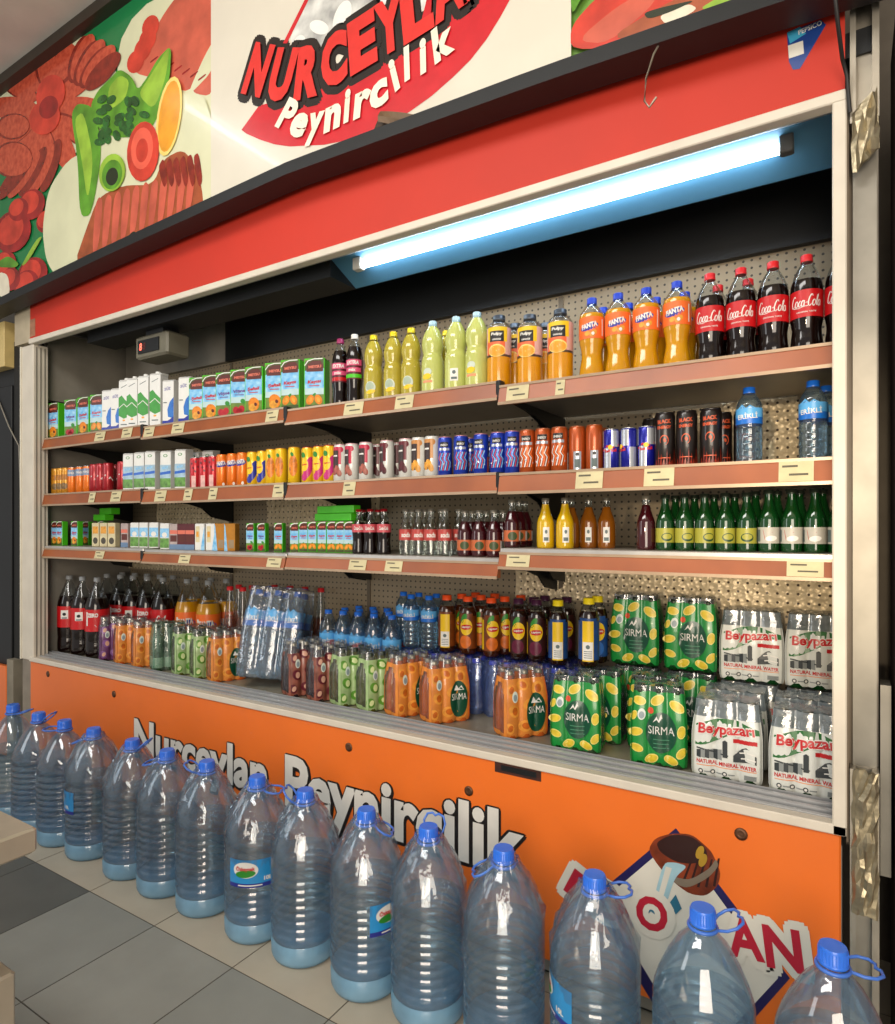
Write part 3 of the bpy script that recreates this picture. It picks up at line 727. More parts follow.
def bottle(kind, R, h, prof, fill, liquid, cap, cap_r, cap_h, art=None, shell=pet, ridged=False, n=20, cap_name='cap', inner=None):
    """one bottle: body (liquid up to the fill line, clear above), cap, printed label; art(mb, R, h) draws the label"""
    t = thing(kind); P = [(r * R, z * h) for r, z in smooth_prof(prof)]; zf = fill * h
    lo = [p for p in P if p[1] < zf] + [(rad_at(P, zf), zf)]; hi = [(rad_at(P, zf), zf)] + [p for p in P if p[1] > zf]
    b = MB()
    if inner:
        b.lathe(P, shell, n, cap1=False); b.build('body', t)
        w = MB(); w.lathe([(r * .95, z + (.002 if i == 0 else 0)) for i, (r, z) in enumerate(lo)], inner, n); w.build('water', t)
    else:
        b.lathe(lo, liquid, n)
        if len(hi) > 1: b.lathe(hi, shell, n, cap0=False, cap1=False)
        b.build('body', t)
    if art: a = MB(); art(a, R, h); a.build('label', t)
    c = MB(); z0 = prof[-1][1] * h - cap_h * .35; c.lathe([(cap_r, z0), (cap_r * 1.03, z0 + cap_h * .15), (cap_r * 1.03, z0 + cap_h * .25), (cap_r * .98, z0 + cap_h * .3), (cap_r, z0 + cap_h * .9), (cap_r * .85, z0 + cap_h)], cap, 14); c.build(cap_name, t)
    return t


def band(mb, r, z0, z1, m, a0=-PI, a1=PI, n=28, o=.0004): mb.grid(lambda u, v: cyl(r)(u, v, o), a0 * r, a1 * r, z0, z1, n, 1, m)


SCRIPT = {'C': [[(.62, .80), (.52, .95), (.34, .95), (.14, .70), (.05, .35), (.14, .05), (.34, -.02), (.58, .15)]],
          'o': [[(.25 + .22 * math.cos(t), .24 + .26 * math.sin(t)) for t in [k * PI / 6 for k in range(13)]]],
          'c': [[(.42, .42), (.28, .5), (.08, .3), (.10, .05), (.26, -.02), (.46, .12)]],
          'a': [[(.22 + .2 * math.cos(t), .24 + .25 * math.sin(t)) for t in [k * PI / 6 for k in range(13)]], [(.43, .5), (.42, .1), (.56, .02)]],
          'l': [[(.10, .1), (.32, .80), (.28, .98), (.16, .85), (.12, .2), (.22, 0), (.36, .08)]], '-': [[(.05, .28), (.34, .32)]]}


def script(mb, fn, word, x0, z0, w, h, m, sl=.28):
    adv = {'C': .68, 'o': .52, 'c': .5, 'a': .58, 'l': .36, '-': .38}; tot = sum(adv[c] for c in word); x = 0; k = w / tot
    for c in word:
        for st in SCRIPT[c]:
            pts = [(x0 + k * (x + px + sl * (pz - .3)), z0 + h * pz) for px, pz in st]
            mb.stroke(fn, pts, [k * .10 + k * .09 * math.sin(PI * i / (len(pts) - 1)) for i in range(len(pts))], m, .0009)
        x += adv[c]
    mb.stroke(fn, [(x0 + k * .4, z0 - h * .05), (x0 + k * 1.2, z0 - h * .12), (x0 + k * 2.1, z0 - h * .02), (x0 + k * 2.7, z0 + h * .02)], k * .09, m, .0009)


def cola_art(R, h):
    def f(mb, R, h):
        band(mb, R, .35 * h, .62 * h, redl); F = cyl(R); script(mb, F, 'Coca-Cola', -R * .95, .455 * h, R * 1.9, .115 * h, white); mb.text(F, 'ORIGINAL TASTE', 0, .40 * h, R * 1.2, .014 * h, white, .02, 0, 0, .0008)
        mb.rect(F, R * 1.35, R * 1.5, .40 * h, .58 * h, white, 2, 1, .0008)
    return f


def fanta_art(mb, R, h):
    band(mb, R, .49 * h, .75 * h, oranl); F = cyl(R)
    mb.ell(F, -.1 * R, .63 * h, R * .75, .045 * h, blued, .22); mb.text(F, 'FANTA', -.1 * R, .645 * h, R * 1.3, .062 * h, white, .05, .1, .2, .0009)
    for x, z in ((-.25, .55), (.15, .535), (.3, .56)): mb.ell(F, x * R, z * h, R * .22, .028 * h, peachm, .4, 12, 2, .0007)
    mb.ell(F, .2 * R, .545 * h, R * .12, .02 * h, white, 0, 12, 2, .0009); mb.rect(F, R * .95, R * 1.08, .52 * h, .72 * h, white, 2, 1, .0008); mb.rect(F, R * 1.3, R * 2.3, .51 * h, .73 * h, M('label_salmon', 'e8966a', .4), 5, 1, .0008)


def lemon_art(mb, R, h):
    F = cyl(R); mb.ell(F, -.15 * R, .22 * h, R * .55, .085 * h, M('label_mist', 'c9d4c4', .4), .2, 18, 3); mb.ell(F, -.2 * R, .235 * h, R * .42, .06 * h, M('label_silver_green', 'a4b4a0', .4), .2, 16, 3, .0008); mb.ell(F, -.1 * R, .155 * h, R * .48, .03 * h, yel, .2, 16, 2, .0010)


def lemonw_art(mb, R, h):
    F = cyl(R); mb.ell(F, -.35 * R, .30 * h, R * .4, .05 * h, M('label_mist', 'c9d4c4', .4), .1); mb.ell(F, -.4 * R, .24 * h, R * .42, .04 * h, yel, .1, 16, 2, .0008); mb.rect(F, -.8 * R, .1 * R, .16 * h, .19 * h, M('label_salmon', 'e8966a', .4), 4)


def lemonw_back(mb, R, h):
    F = cyl(R); mb.rect(F, -.35 * R, .35 * R, .14 * h, .30 * h, white, 4); mb.ell(F, 0, .25 * h, R * .16, .025 * h, M('mark_grey', '5a6a6a', .5), 0, 12, 2, .0008); mb.rect(F, -.25 * R, .25 * R, .16 * h, .19 * h, M('mark_grey', '5a6a6a', .5), 3, 1, .0008)


def pulpy_art(mb, R, h):
    band(mb, R * 1.0, .43 * h, .80 * h, M('label_blush', 'e2b4aa', .35, var=.06), n=32); F = cyl(R)
    mb.rect(F, -1.1 * R, .55 * R, .43 * h, .62 * h, M('label_coral', 'ec6a3c', .35), 8, 1, .0007); mb.rect(F, -1.0 * R, .75 * R, .60 * h, .80 * h, yel, 8, 1, .0008); mb.ell(F, -.15 * R, .48 * h, R * .75, .085 * h, rind, 0, 20, 3, .0010); mb.ell(F, -.15 * R, .475 * h, R * .66, .072 * h, oran, 0, 20, 3, .0012)
    for k in range(6): mb.stroke(F, [(-.15 * R, .475 * h), (-.15 * R + .62 * R * math.cos(k * PI / 3), .475 * h + .068 * h * math.sin(k * PI / 3))], .0012, rind, .0014)
    mb.rect(F, -.75 * R, .45 * R, .60 * h, .745 * h, black, 6, 1, .0011); mb.text(F, 'Pulpy', -.15 * R, .70 * h, R * .95, .05 * h, white, .04, .1, 0, .0014); mb.text(F, 'ORANGE', -.15 * R, .63 * h, R * .7, .022 * h, white, .03, 0, 0, .0014)


def colas_art(c2):
    def f(mb, R, h):
        band(mb, R, .36 * h, .64 * h, M('label_plum', '5a1420', .35, var=.1)); F = cyl(R)
        mb.rect(F, -1.2 * R, 1.0 * R, .55 * h, .63 * h, pinkc, 8, 1, .0008); mb.rect(F, -1.1 * R, .9 * R, .46 * h, .52 * h, pinkc, 8, 1, .0008); mb.rect(F, -1.2 * R, 1.0 * R, .38 * h, .43 * h, c2, 8, 1, .0008)
        mb.text(F, 'EXTRA', -.15 * R, .59 * h, R * 1.5, .05 * h, white, .04, .15, 0, .0012); mb.text(F, 'mix', -.2 * R, .49 * h, R * .9, .04 * h, white, .03, .1, 0, .0012)
    return f


def tea_art(c1, c2, back=False):
    def f(mb, R, h):
        F = cyl(R); band(mb, R, .10 * h, .66 * h, c1, -2.6, 2.6, 30)
        mb.grid(lambda u, v: F(u, v, .0003), -.9 * R, .9 * R, .10 * h, .70 * h, 8, 3, c1)
        if back:
            mb.rect(F, -.55 * R, .55 * R, .08 * h, .66 * h, yel, 6, 1, .0008); mb.rect(F, -.5 * R, .5 * R, .10 * h, .36 * h, white, 6, 1, .0011); mb.ell(F, 0, .29 * h, R * .2, .03 * h, M('mark_grey', '5a6a6a', .5), 0, 12, 2, .0014)
            for k in range(4): mb.rect(F, -.38 * R, .38 * R, (.13 + .03 * k) * h, (.14 + .03 * k) * h, M('mark_grey', '5a6a6a', .5), 4, 1, .0014)
        else:
            mb.ell(F, -.15 * R, .62 * h, R * .3, .09 * h, grn, -.5, 14, 2, .0007); mb.ell(F, .1 * R, .47 * h, R * .72, .14 * h, yel, 0, 20, 3, .0009); mb.ell(F, .1 * R, .47 * h, R * .66, .045 * h, redl, .05, 18, 2, .0012); mb.text(F, 'Lipton', .1 * R, .472 * h, R * .95, .04 * h, white, .04, 0, .05, .0015)
            mb.ell(F, 0, .22 * h, R * .7, .11 * h, c2, 0, 16, 3, .0008); mb.rect(F, -1.6 * R, -1.0 * R, .12 * h, .62 * h, yel, 4, 1, .0008)
    return f


def erikli_art(mb, R, h, z0=.52, z1=.72):
    F = cyl(R); band(mb, R, z0 * h, (z0 + .42 * (z1 - z0)) * h, M('label_water_blue', '1f6fd0', .3, var=.06)); band(mb, R, (z0 + .42 * (z1 - z0)) * h, z1 * h, M('label_water_sky', '5fb0ec', .3, var=.1, scale=30)); q = (z1 - z0) * h
    mb.poly(F, [(-.9 * R, z1 * h), (-.5 * R, z1 * h + .25 * q), (-.2 * R, z1 * h), (.1 * R, z1 * h + .18 * q), (.5 * R, z1 * h)], M('label_water_sky', '5fb0ec', .3), .0006)
    mb.text(F, 'ERİKLİ', -.1 * R, (z0 + .52 * (z1 - z0)) * h, R * 1.55, q * .40, white, .02, 0, .05, .0010)


def strawberry_art(mb, R, h):
    erikli_art(mb, R, h); F = cyl(R); mb.ell(F, 0, .58 * h, R * .75, .055 * h, M('label_rose', 'd8504c', .35, var=.15, scale=50), .2, 16, 2, .0013); mb.stroke(F, [(-.5 * R, .57 * h), (.5 * R, .60 * h)], .006, white, .0016)


COKE = [(.80, 0), (.95, .02), (.99, .10), (.93, .19), (.90, .25), (.95, .30), (1, .345), (1, .64), (.93, .73), (.66, .84), (.40, .90), (.33, .93), (.33, .955)]
FANT = [(.80, 0), (.97, .02), (1, .09), (.90, .20), (.78, .30), (.86, .40), (1, .47), (1, .76), (.90, .82), (.58, .89), (.36, .93), (.36, .955)]
LEMO = [(.80, 0), (.97, .02), (1, .08), (1, .42), (.96, .48), (.82, .545), (.86, .58), (.97, .65), (.95, .74), (.74, .84), (.42, .92), (.36, .95)]
PULP = [(.80, 0), (.98, .03), (1, .10), (1, .40), (1, .80), (.88, .86), (.52, .91), (.44, .93), (.44, .945)]
COLB = [(.80, 0), (1, .03), (1, .15), (.95, .20), (1, .26), (1, .60), (.93, .67), (.68, .78), (.38, .88), (.25, .92), (.25, .955)]
WATR = [(.80, 0), (1, .03), (1, .08), (.96, .10), (1, .12), (1, .17), (.96, .19), (1, .21), (1, .26), (.96, .28), (1, .30), (1, .35), (.96, .37), (1, .39), (1, .46), (.95, .49), (1, .52), (1, .74), (.93, .80), (.62, .88), (.42, .93), (.42, .95)]
TEAB = [(.82, 0), (1, .03), (1, .68), (.95, .74), (.72, .85), (.52, .90), (.50, .925)]
GLAS = [(.90, 0), (1, .02), (1, .48), (.88, .58), (.55, .72), (.38, .86), (.36, .96)]
GCOK = [(.90, 0), (1, .02), (.98, .15), (.86, .28), (1, .48), (.98, .58), (.62, .72), (.38, .86), (.36, .96)]
CONE = [(.80, 0), (1, .02), (1, .12), (.88, .35), (.62, .62), (.36, .85), (.30, .92), (.30, .955)]
TSEC = 'on the top shelf'

# ---- top shelf: bottles
p_fan = bottle('soda_bottle', .039, .257, FANT, .80, fantal, capn, .015, .021, fanta_art)
line_up(p_fan, [592, 618, 646, 677], 1.935, 1.825, .079, '{o} front blue-capped orange soda bottles on the top shelf', 'soda bottle', 'blue-capped orange soda bottles', .75, .06)
line_up(p_fan, [603, 628, 656, 685], 2.035, 1.825, .08, '{o} blue-capped orange soda bottles behind the front ones, top shelf', 'soda bottle', 'blue-capped orange soda bottles')
p_cok = bottle('cola_bottle', .0388, 0.262, COKE, .735, cola_m, capr, .0145, .019, cola_art(.04, .262))
line_up(p_cok, [710, 742, 773, 807, 840], 1.935, 1.825, .079, '{o} red-capped cola bottles in front on the top shelf', 'cola bottle', 'red-capped cola bottles', .85, .06)
line_up(p_cok, [718, 748], 2.035, 1.825, .082, '{o} cola bottles behind the front red-capped row, top shelf', 'cola bottle', 'red-capped cola bottles')
p_pul = bottle('juice_bottle', .041, .246, PULP, .40, pulpl, capk, .021, .017, pulpy_art)
line_up(p_pul, [498, 530, 560], 1.935, 1.827, .084, '{o} dark-capped pulpy orange juice bottles in front, top shelf', 'juice bottle', 'dark-capped orange juice bottles', .7, .1)
line_up(p_pul, [515, 546], 2.04, 1.827, .084, '{o} orange juice bottles behind the front row, top shelf', 'juice bottle', 'dark-capped orange juice bottles')
p_lem = bottle('lemonade_bottle', .0375, .262, LEMO, .90, lemol, capy, .0145, .019, lemon_art)
line_up(p_lem, [374, 393, 411], 1.935, 1.844, .076, '{o} yellow-capped lemonade bottles in front on the top shelf', 'lemonade bottle', 'yellow-capped lemonade bottles', .7, .08)
line_up(p_lem, [446], 2.03, 1.844, .08, 'yellow-capped lemonade bottle peeping out behind the pale-capped lemonade bottles', 'lemonade bottle', 'yellow-capped lemonade bottles')
p_lew = bottle('lemonade_bottle', .041, .270, LEMO, .92, lemow, capw, .0150, .020, lemonw_art)
p_leb = bottle('lemonade_bottle', .041, .270, LEMO, .92, lemow, capw, .0150, .020, lemonw_back)
line_up([p_lew, p_leb, p_lew], [433, 456, 478], 1.935, 1.844, .083, '{o} pale-capped cloudy lemonade bottles on the top shelf', 'lemonade bottle', 'pale-capped lemonade bottles', .7, .05)
p_ex1 = bottle('cola_bottle', .033, .275, COKE, .82, cola_m, capm, .0145, .019, colas_art(redl)); p_ex2 = bottle('cola_bottle', .033, .280, COKE, .82, cola_m, white, .0145, .019, colas_art(lime))
line_up(p_ex1, [340], 1.935, 1.844, .066, 'dark fizzy bottle with magenta cap beside the green cartons on the top shelf', 'cola bottle', 'dark flavoured soda bottles', .8, .02)
line_up(p_ex2, [355], 1.935, 1.844, .066, 'dark fizzy bottle with white cap beside the yellow lemonade on the top shelf', 'cola bottle', 'dark flavoured soda bottles', .8, .02)


# ---- cartons
def nectar(fruit, name_c, word, w=.086, d=.06, h=.208, kind='nectar_carton'):
    t = thing(kind); b = MB(); b.box(-w / 2, w / 2, -d / 2, d / 2, 0, h, lime, .0015); b.build('carton_body', t)
    b = MB(); F = front(-d / 2)
    g = lambda x0, x1, z0, z1, m, o: b.rect(F, x0 * w, x1 * w, z0 * h, z1 * h, m, 1, 1, o)
    g(-.46, .46, .02, .97, field, .0004); g(-.46, .46, .32, .80, skyb, .0006); g(-.46, .46, .30, .42, M('label_haze', 'b8d4d8', .4, var=.1), .0008); g(-.46, .46, .02, .10, fieldd, .0007)
    b.poly(F, [(x * w, z * h) for x, z in ((-.46, .76), (-.46, .92), (-.2, .985), (.46, .985), (.46, .80), (.1, .77))], fieldd, .0009)
    b.poly(F, [(x * w, z * h) for x, z in ((-.38, .74), (-.36, .88), (-.1, .95), (.30, .95), (.44, .86), (.42, .74))], brown, .0012); b.stroke(F, [(-.47 * w, .86 * h), (-.3 * w, .95 * h), (0, .985 * h), (.4 * w, .985 * h)], .004, white, .0011)
    b.text(F, 'MEYSU', .03 * w, .835 * h, w * .62, .055 * h, M('label_rosy', 'd8705a', .4), .05, 0, .05, .0015); b.text(F, word, 0, .54 * h, w * .66, .085 * h, name_c, .04, .15, .08, .0013); g(-.25, .25, .46, .475, name_c, .0013)
    if fruit == 'apricot':
        for x, z, r in ((-.2, .2, -.5), (.2, .2, .5)): b.ell(F, x * w, z * h, w * .17, h * .10, apri, r, 14, 2, .0014); b.ell(F, x * w, z * h, w * .09, h * .055, peachm, r, 12, 2, .0017)
        b.ell(F, 0, .30 * h, w * .10, h * .02, grn, .6, 10, 2, .0015)
    elif fruit == 'peach':
        b.ell(F, .02 * w, .23 * h, w * .30, h * .14, apri, .4, 16, 2, .0014); b.ell(F, -.05 * w, .16 * h, w * .22, h * .08, peachm, .2, 14, 2, .0017); b.ell(F, .12 * w, .22 * h, w * .08, h * .04, brown, .4, 10, 2, .002)
    else:
        for x, z in ((-.18, .15), (.12, .17), (0, .12)): b.ell(F, x * w, z * h, w * .17, h * .075, cherr, 0, 14, 2, .0014)
        b.ell(F, .2 * w, .33 * h, w * .12, h * .06, grn, 1, 12, 2, .0014)
    b.build('printed_front', t); return t


n_ap = nectar('apricot', redl, 'Kayısı'); n_pe = nectar('peach', redl, 'Şeftali'); n_ch = nectar('cherry', M('label_violet', '6a3a8a', .4), 'Vişne')
for us, ps, place, y in (([53, 75, 88, 101], [n_pe, n_ch, n_pe, n_ap], 'at the top shelf far left', 1.925), ([203, 214, 226, 243, 257, 278, 293, 317], [n_pe, n_pe, n_ch, n_ch, n_pe, n_pe, n_ap, n_ap], 'between milk and dark bottles, top shelf', 1.93)):
    n = len(us)
    for i, x in enumerate(spaced(us, y, .094)):
        fr = {n_ap.name: 'apricot', n_pe.name: 'peach', n_ch.name: 'cherry'}[ps[i].name]
        put(ps[i], (x, y, (1.8645 if x < -2.88 else 1.8545 if x < -1.917 else 1.8425)), .30 + .10 * (i % 2) - (.12 if x < -3 else 0), nth(i, n) + ' of ' + NUM[n] + ' green nectar cartons ' + place, 'carton', 'tall green nectar cartons on the top shelf')


def milk(kind, w, d, h, style, cap=True):
    t = thing('milk_carton'); b = MB(); b.box(-w / 2, w / 2, -d / 2, d / 2, 0, h * .93, whitb, .0015)
    b.loft([[(-w / 2, -d / 2, h * .93), (w / 2, -d / 2, h * .93), (w / 2, d / 2, h * .93), (-w / 2, d / 2, h * .93)], [(-w / 2, -d / 2 + .012, h * .965), (w / 2, -d / 2 + .012, h * .965), (w / 2, d / 2, h * .985), (-w / 2, d / 2, h * .985)]], whitb, cap1=True); b.build('carton_body', t)
    b = MB(); F = front(-d / 2); FX = face_x(w / 2)
    if style == 'green':
        mg = M('milk_green', '3f9a3a', .4, var=.1, scale=30)
        b.poly(F, [(-w / 2, .28 * h), (-w / 2, .62 * h), (-w * .2, .66 * h), (w * .1, .58 * h), (w / 2, .50 * h), (w / 2, .26 * h), (0, .22 * h)], mg); b.stroke(F, [(-w / 2, .42 * h), (0, .5 * h), (w / 2, .40 * h)], .004, white, .0008); b.ell(F, 0, .19 * h, w * .14, .018 * h, peachm, 0, 10, 2); b.rect(F, -.3 * w, .3 * w, .10 * h, .12 * h, M('mark_grey', '5a6a6a', .5), 1); b.stroke(F, [(-.3 * w, .8 * h), (.3 * w, .86 * h)], .003, M('mark_grey', '5a6a6a', .5))
    elif style == 'blue':
        mb_ = M('milk_blue', '2f78c8', .4, var=.12, scale=25, col2='1f56b0')
        b.poly(F, [(w / 2, .16 * h), (w / 2, .60 * h), (w * .15, .50 * h), (-w * .05, .35 * h), (w * .0, .2 * h)], mb_); b.poly(F, [(-w / 2, .06 * h), (-w / 2, .12 * h), (0, .12 * h), (w / 2, .2 * h), (w / 2, .09 * h), (0, .05 * h)], blued, .0007); b.text(F, 'süt', -.05 * w, .78 * h, w * .6, .08 * h, M('label_lilac', '9a98b8', .5), .03, .2, .1); b.rect(F, -.42 * w, -.1 * w, .48 * h, .50 * h, M('mark_grey', '5a6a6a', .5), 1)
    else:
        b.rect(F, -w / 2, w / 2, .28 * h, .62 * h, M('milk_sky', 'a9c8dc', .4, var=.15, scale=30), 1); b.rect(F, -w / 2, w / 2, .08 * h, .30 * h, M('milk_meadow', '6fa64a', .4, var=.3, scale=50), 1, 1, .0007); b.poly(F, [(-w / 2, .38 * h), (-w / 2, .44 * h), (w / 2, .48 * h), (w / 2, .41 * h)], blue, .0009); b.ell(F, 0, .84 * h, w * .2, .035 * h, grn, 0, 14, 2); b.ell(F, 0, .84 * h, w * .13, .023 * h, whitb, 0, 14, 2, .0009); b.text(F, 'süt', 0, .56 * h, w * .6, .07 * h, skyb, .03, .1, .1, .0010)
    b.build('printed_front', t)
    if cap: c = MB(); c.lathe([(.012, h * .962), (.012, h * .99), (.010, h)], whitb, 12, at=(0, -d * .1, 0)); c.build('cap', t)
    return t


m_gr = milk('g', .060, .060, .268, 'green'); m_bl = milk('b', .060, .060, .232, 'blue', False); m_me = milk('m', .058, .06, .200, 'meadow', False)
zt1 = lambda x: 1.8645 if x < -2.88 else 1.8545
for p, us, txt, gr, y in ((m_bl, [111, 120], '{o} slim blue and white milk cartons nearest the top shelf left end', 'blue and white milk cartons', 1.925), (m_gr, [128, 136, 147, 159], '{o} tall white milk cartons with green print on the top shelf', 'green and white milk cartons', 1.925), (m_bl, [172, 188], '{o} blue and white milk cartons left of the eight nectar cartons', 'blue and white milk cartons', 1.925)):
    n = len(us)
    for i, x in enumerate(spaced(us, y, .068)): put(p, (x, y, zt1(x)), .34, txt.replace('{o}', nth(i, n) + ' of ' + NUM[n]), 'carton', gr)


# ------------------------------------------------------------------ cans
def can(R, h, body, art, lid=tin, kind='drink_can'):
    t = thing(kind); b = MB(); b.lathe([(R * .78, 0), (R * .82, .002), (R, h * .05), (R, h * .93), (R * .90, h * .975)], body, 20, cap1=False); b.build('body', t)
    c = MB(); c.lathe([(R * .90, h * .975), (R * .92, h * .985), (R * .90, h), (R * .84, h * .985), (R * .84, h * .975)], lid, 20, cap0=False); c.box(-.006, .006, -.012, .008, h * .976, h * .986, lid); c.build('lid', t)
    a = MB(); art(a, R, h); a.build('print', t); return t


def a_gold(mb, R, h): F = cyl(R); mb.rect(F, -R, R, .55 * h, .75 * h, M('print_ochre', 'c07a1e', .35, var=.2, scale=50), 6); mb.ell(F, 0, .32 * h, R * .8, .12 * h, M('print_umber', '8a6a3a', .35, var=.2, scale=50))
def a_orbl(mb, R, h): F = cyl(R); mb.rect(F, -R * 1.1, R * 1.1, .66 * h, .9 * h, M('print_steel_blue', '8aa4c4', .35, var=.2, scale=40), 6); mb.text(F, 'ORANGE', 0, .78 * h, R * 1.4, .08 * h, white, .03)
def a_rswo(mb, R, h): F = cyl(R); mb.stroke(F, [(-R * 1.2, .62 * h), (-.2 * R, .58 * h), (R * .6, .50 * h), (R * 1.2, .42 * h)], [.001, .008, .012, .004], white)
def a_rpat(mb, R, h):
    F = cyl(R)
    for x, z in ((-.5, .8), (.2, .86), (.6, .7), (-.2, .66), (.1, .56)): mb.ell(F, x * R, z * h, R * .18, .04 * h, maroon, .5, 10, 2)
    mb.rect(F, -.55 * R, .2 * R, .04 * h, .42 * h, M('print_blush', 'e8b8b0', .4, var=.15, scale=60), 5)
def a_fan(mb, R, h): F = cyl(R); mb.ell(F, -.1 * R, .70 * h, R * .95, .08 * h, blued, .2); mb.text(F, 'FANTA', -.1 * R, .735 * h, R * 1.5, .13 * h, white, .05, .1, .15, .0012); mb.ell(F, .3 * R, .12 * h, R * .2, .05 * h, white, 0, 10, 2)
def a_lip(c):
    def f(mb, R, h): F = cyl(R); mb.ell(F, .5 * R, .45 * h, R * .7, .30 * h, c, -.3); mb.ell(F, -.15 * R, .52 * h, R * .62, .17 * h, yel, 0, 18, 3, .0009); mb.text(F, 'Lipton', -.15 * R, .53 * h, R * .9, .06 * h, redl, .04, 0, .1, .0013); mb.ell(F, -.4 * R, .78 * h, R * .4, .08 * h, grn, .7, 12, 2, .0009); mb.ell(F, -.2 * R, .2 * h, R * .5, .10 * h, c, 0, 14, 2, .0010)
    return f
def a_peach(mb, R, h): F = cyl(R); mb.ell(F, -.45 * R, .5 * h, R * .7, .28 * h, M('print_peach', 'f08a1e', .35, var=.3, scale=60)); mb.ell(F, -.6 * R, .8 * h, R * .25, .06 * h, grn, .4, 10, 2, .0008)
def a_wht(c, fr):
    def f(mb, R, h):
        F = cyl(R); mb.rect(F, -1.2 * R, .35 * R, .48 * h, .93 * h, c, 8); mb.ell(F, .3 * R, .86 * h, R * .35, .07 * h, c, 0, 14, 2, .0006); mb.rect(F, -1.15 * R, -.05 * R, .22 * h, .84 * h, M('print_char', '3a2c2a', .4), 8, 1, .0008); mb.rect(F, -.95 * R, -.2 * R, .68 * h, .72 * h, white, 4, 1, .0011)
        for x, z in ((-.75, .3), (-.25, .36), (.05, .26)): mb.ell(F, x * R, z * h, R * .36, .10 * h, fr, .3, 14, 2, .0010)
    return f
def a_enr(c1, c2):
    def f(mb, R, h):
        F = cyl(R); mb.rect(F, -.7 * R, .5 * R, .74 * h, .86 * h, black, 6, 1, .0006); mb.rect(F, -.85 * R, .65 * R, .66 * h, .72 * h, silvc, 6, 1, .0006)
        for k in range(6): x = -.8 + .27 * k; mb.stroke(F, [(x * R, .18 * h), ((x + .25) * R, .38 * h), ((x - .1) * R, .46 * h), ((x + .2) * R, .60 * h)], .0035, c1 if k % 2 else c2)
        mb.stroke(F, [(-.9 * R, .28 * h), (-.1 * R, .34 * h), (.8 * R, .27 * h)], .006, silvc, .0010); mb.text(F, 'ENERGY', -.1 * R, .79 * h, R * 1.0, .05 * h, white, .03, .1, 0, .0010); mb.rect(F, R * 1.2, R * 2.1, .08 * h, .45 * h, c2, 5)
    return f
def a_enb(mb, R, h): F = cyl(R); mb.rect(F, -.35 * R, .55 * R, .08 * h, .46 * h, silvc, 6); mb.ell(F, .1 * R, .40 * h, R * .2, .04 * h, black, 0, 12, 2, .0008); mb.rect(F, -.2 * R, .4 * R, .12 * h, .30 * h, M('mark_grey', '5a6a6a', .5), 4, 1, .0008)
def a_bull(mb, R, h):
    F = cyl(R)
    for s in (-2, 0, 2):
        mb.rect(F, (s - .95) * R, (s - .05) * R, .05 * h, .55 * h, silvc, 6, 2, .0006); mb.rect(F, (s + .02) * R, (s + .95) * R, .58 * h, .95 * h, silvc, 6, 2, .0006)
    mb.stroke(F, [(-1.1 * R, .50 * h), (-.5 * R, .60 * h), (.2 * R, .56 * h), (.9 * R, .62 * h)], .006, redl, .0010); mb.ell(F, -.1 * R, .57 * h, R * .28, .055 * h, yel, 0, 14, 2, .0009); mb.text(F, 'Red Bull', -.1 * R, .49 * h, R * 1.4, .07 * h, redl, .04, 0, .08, .0012)
def a_blk(mb, R, h):
    F = cyl(R); mb.text(F, 'BLACK', -.1 * R, .83 * h, R * 1.3, .07 * h, amber, .06, 0, .05); mb.text(F, 'ENERGY', -.1 * R, .73 * h, R * 1.35, .055 * h, amber, .05, 0, .03)
    mb.stroke(F, [(-.1 * R + .38 * R * math.cos(t), .50 * h + .085 * h * math.sin(t)) for t in [k * .35 - 1.2 for k in range(15)]], [.001 + .0004 * min(k, 14 - k) for k in range(15)], amber); mb.ell(F, -.05 * R, .50 * h, R * .14, .035 * h, amber, .4, 10, 2)
    for k in range(9): x = -1.1 + .27 * k; mb.poly(F, [(x * R, .04 * h), ((x + .27) * R, .04 * h), ((x + .2) * R, (.18 + .09 * ((k * 5) % 3)) * h), ((x + .1) * R, .14 * h)], M('fire_dark', '9a2a14', .35, var=.3, scale=80), .0006)
    mb.rect(F, -.7 * R, .5 * R, .185 * h, .20 * h, amber, 5, 1, .0010); mb.rect(F, R * 1.25, R * 1.7, .10 * h, .45 * h, M('print_slate', '7a8480', .4), 4)


c_gold = can(.026, .150, goldc, a_gold, goldc); c_orbl = can(.026, .150, oranc, a_orbl); c_rsw = can(.028, .155, cherc, a_rswo, cherc); c_rpat = can(.027, .150, redc, a_rpat)
c_fan = can(.027, .152, oranc, a_fan, oranc); c_lipb = can(.026, .152, yelc, a_lip(blued), goldc); c_pea = can(.027, .156, yelc, a_peach, goldc); c_lipp = can(.026, .154, yelc, a_lip(M('label_fuchsia', 'c42a7a', .35)), cherc)
c_whr = can(.0275, .152, whitc, a_wht(M('label_raspberry', 'c4284a', .35), M('print_fig', 'b06050', .4, var=.3, scale=60)), M('lid_pink', 'e0b4b8', .3, .4)); c_whm = can(.0275, .152, whitc, a_wht(maroon, M('print_plum', '5a1a24', .4, var=.3, scale=60)), M('lid_pink', 'e0b4b8', .3, .4)); c_who = can(.0275, .152, whitc, a_wht(M('label_tan', 'c98a4a', .35), peachm), whitc)
c_blu = can(.026, .146, bluec, a_enr(skyb, amber), M('lid_rose', 'c48a90', .3, .5), 'energy_drink_can'); c_org = can(.027, .150, bronc, a_enr(oranl, whitb), M('lid_copper', 'b06a4a', .3, .5), 'energy_drink_can'); c_orb = can(.027, .150, bronc, a_enb, M('lid_copper', 'b06a4a', .3, .5), 'energy_drink_can')
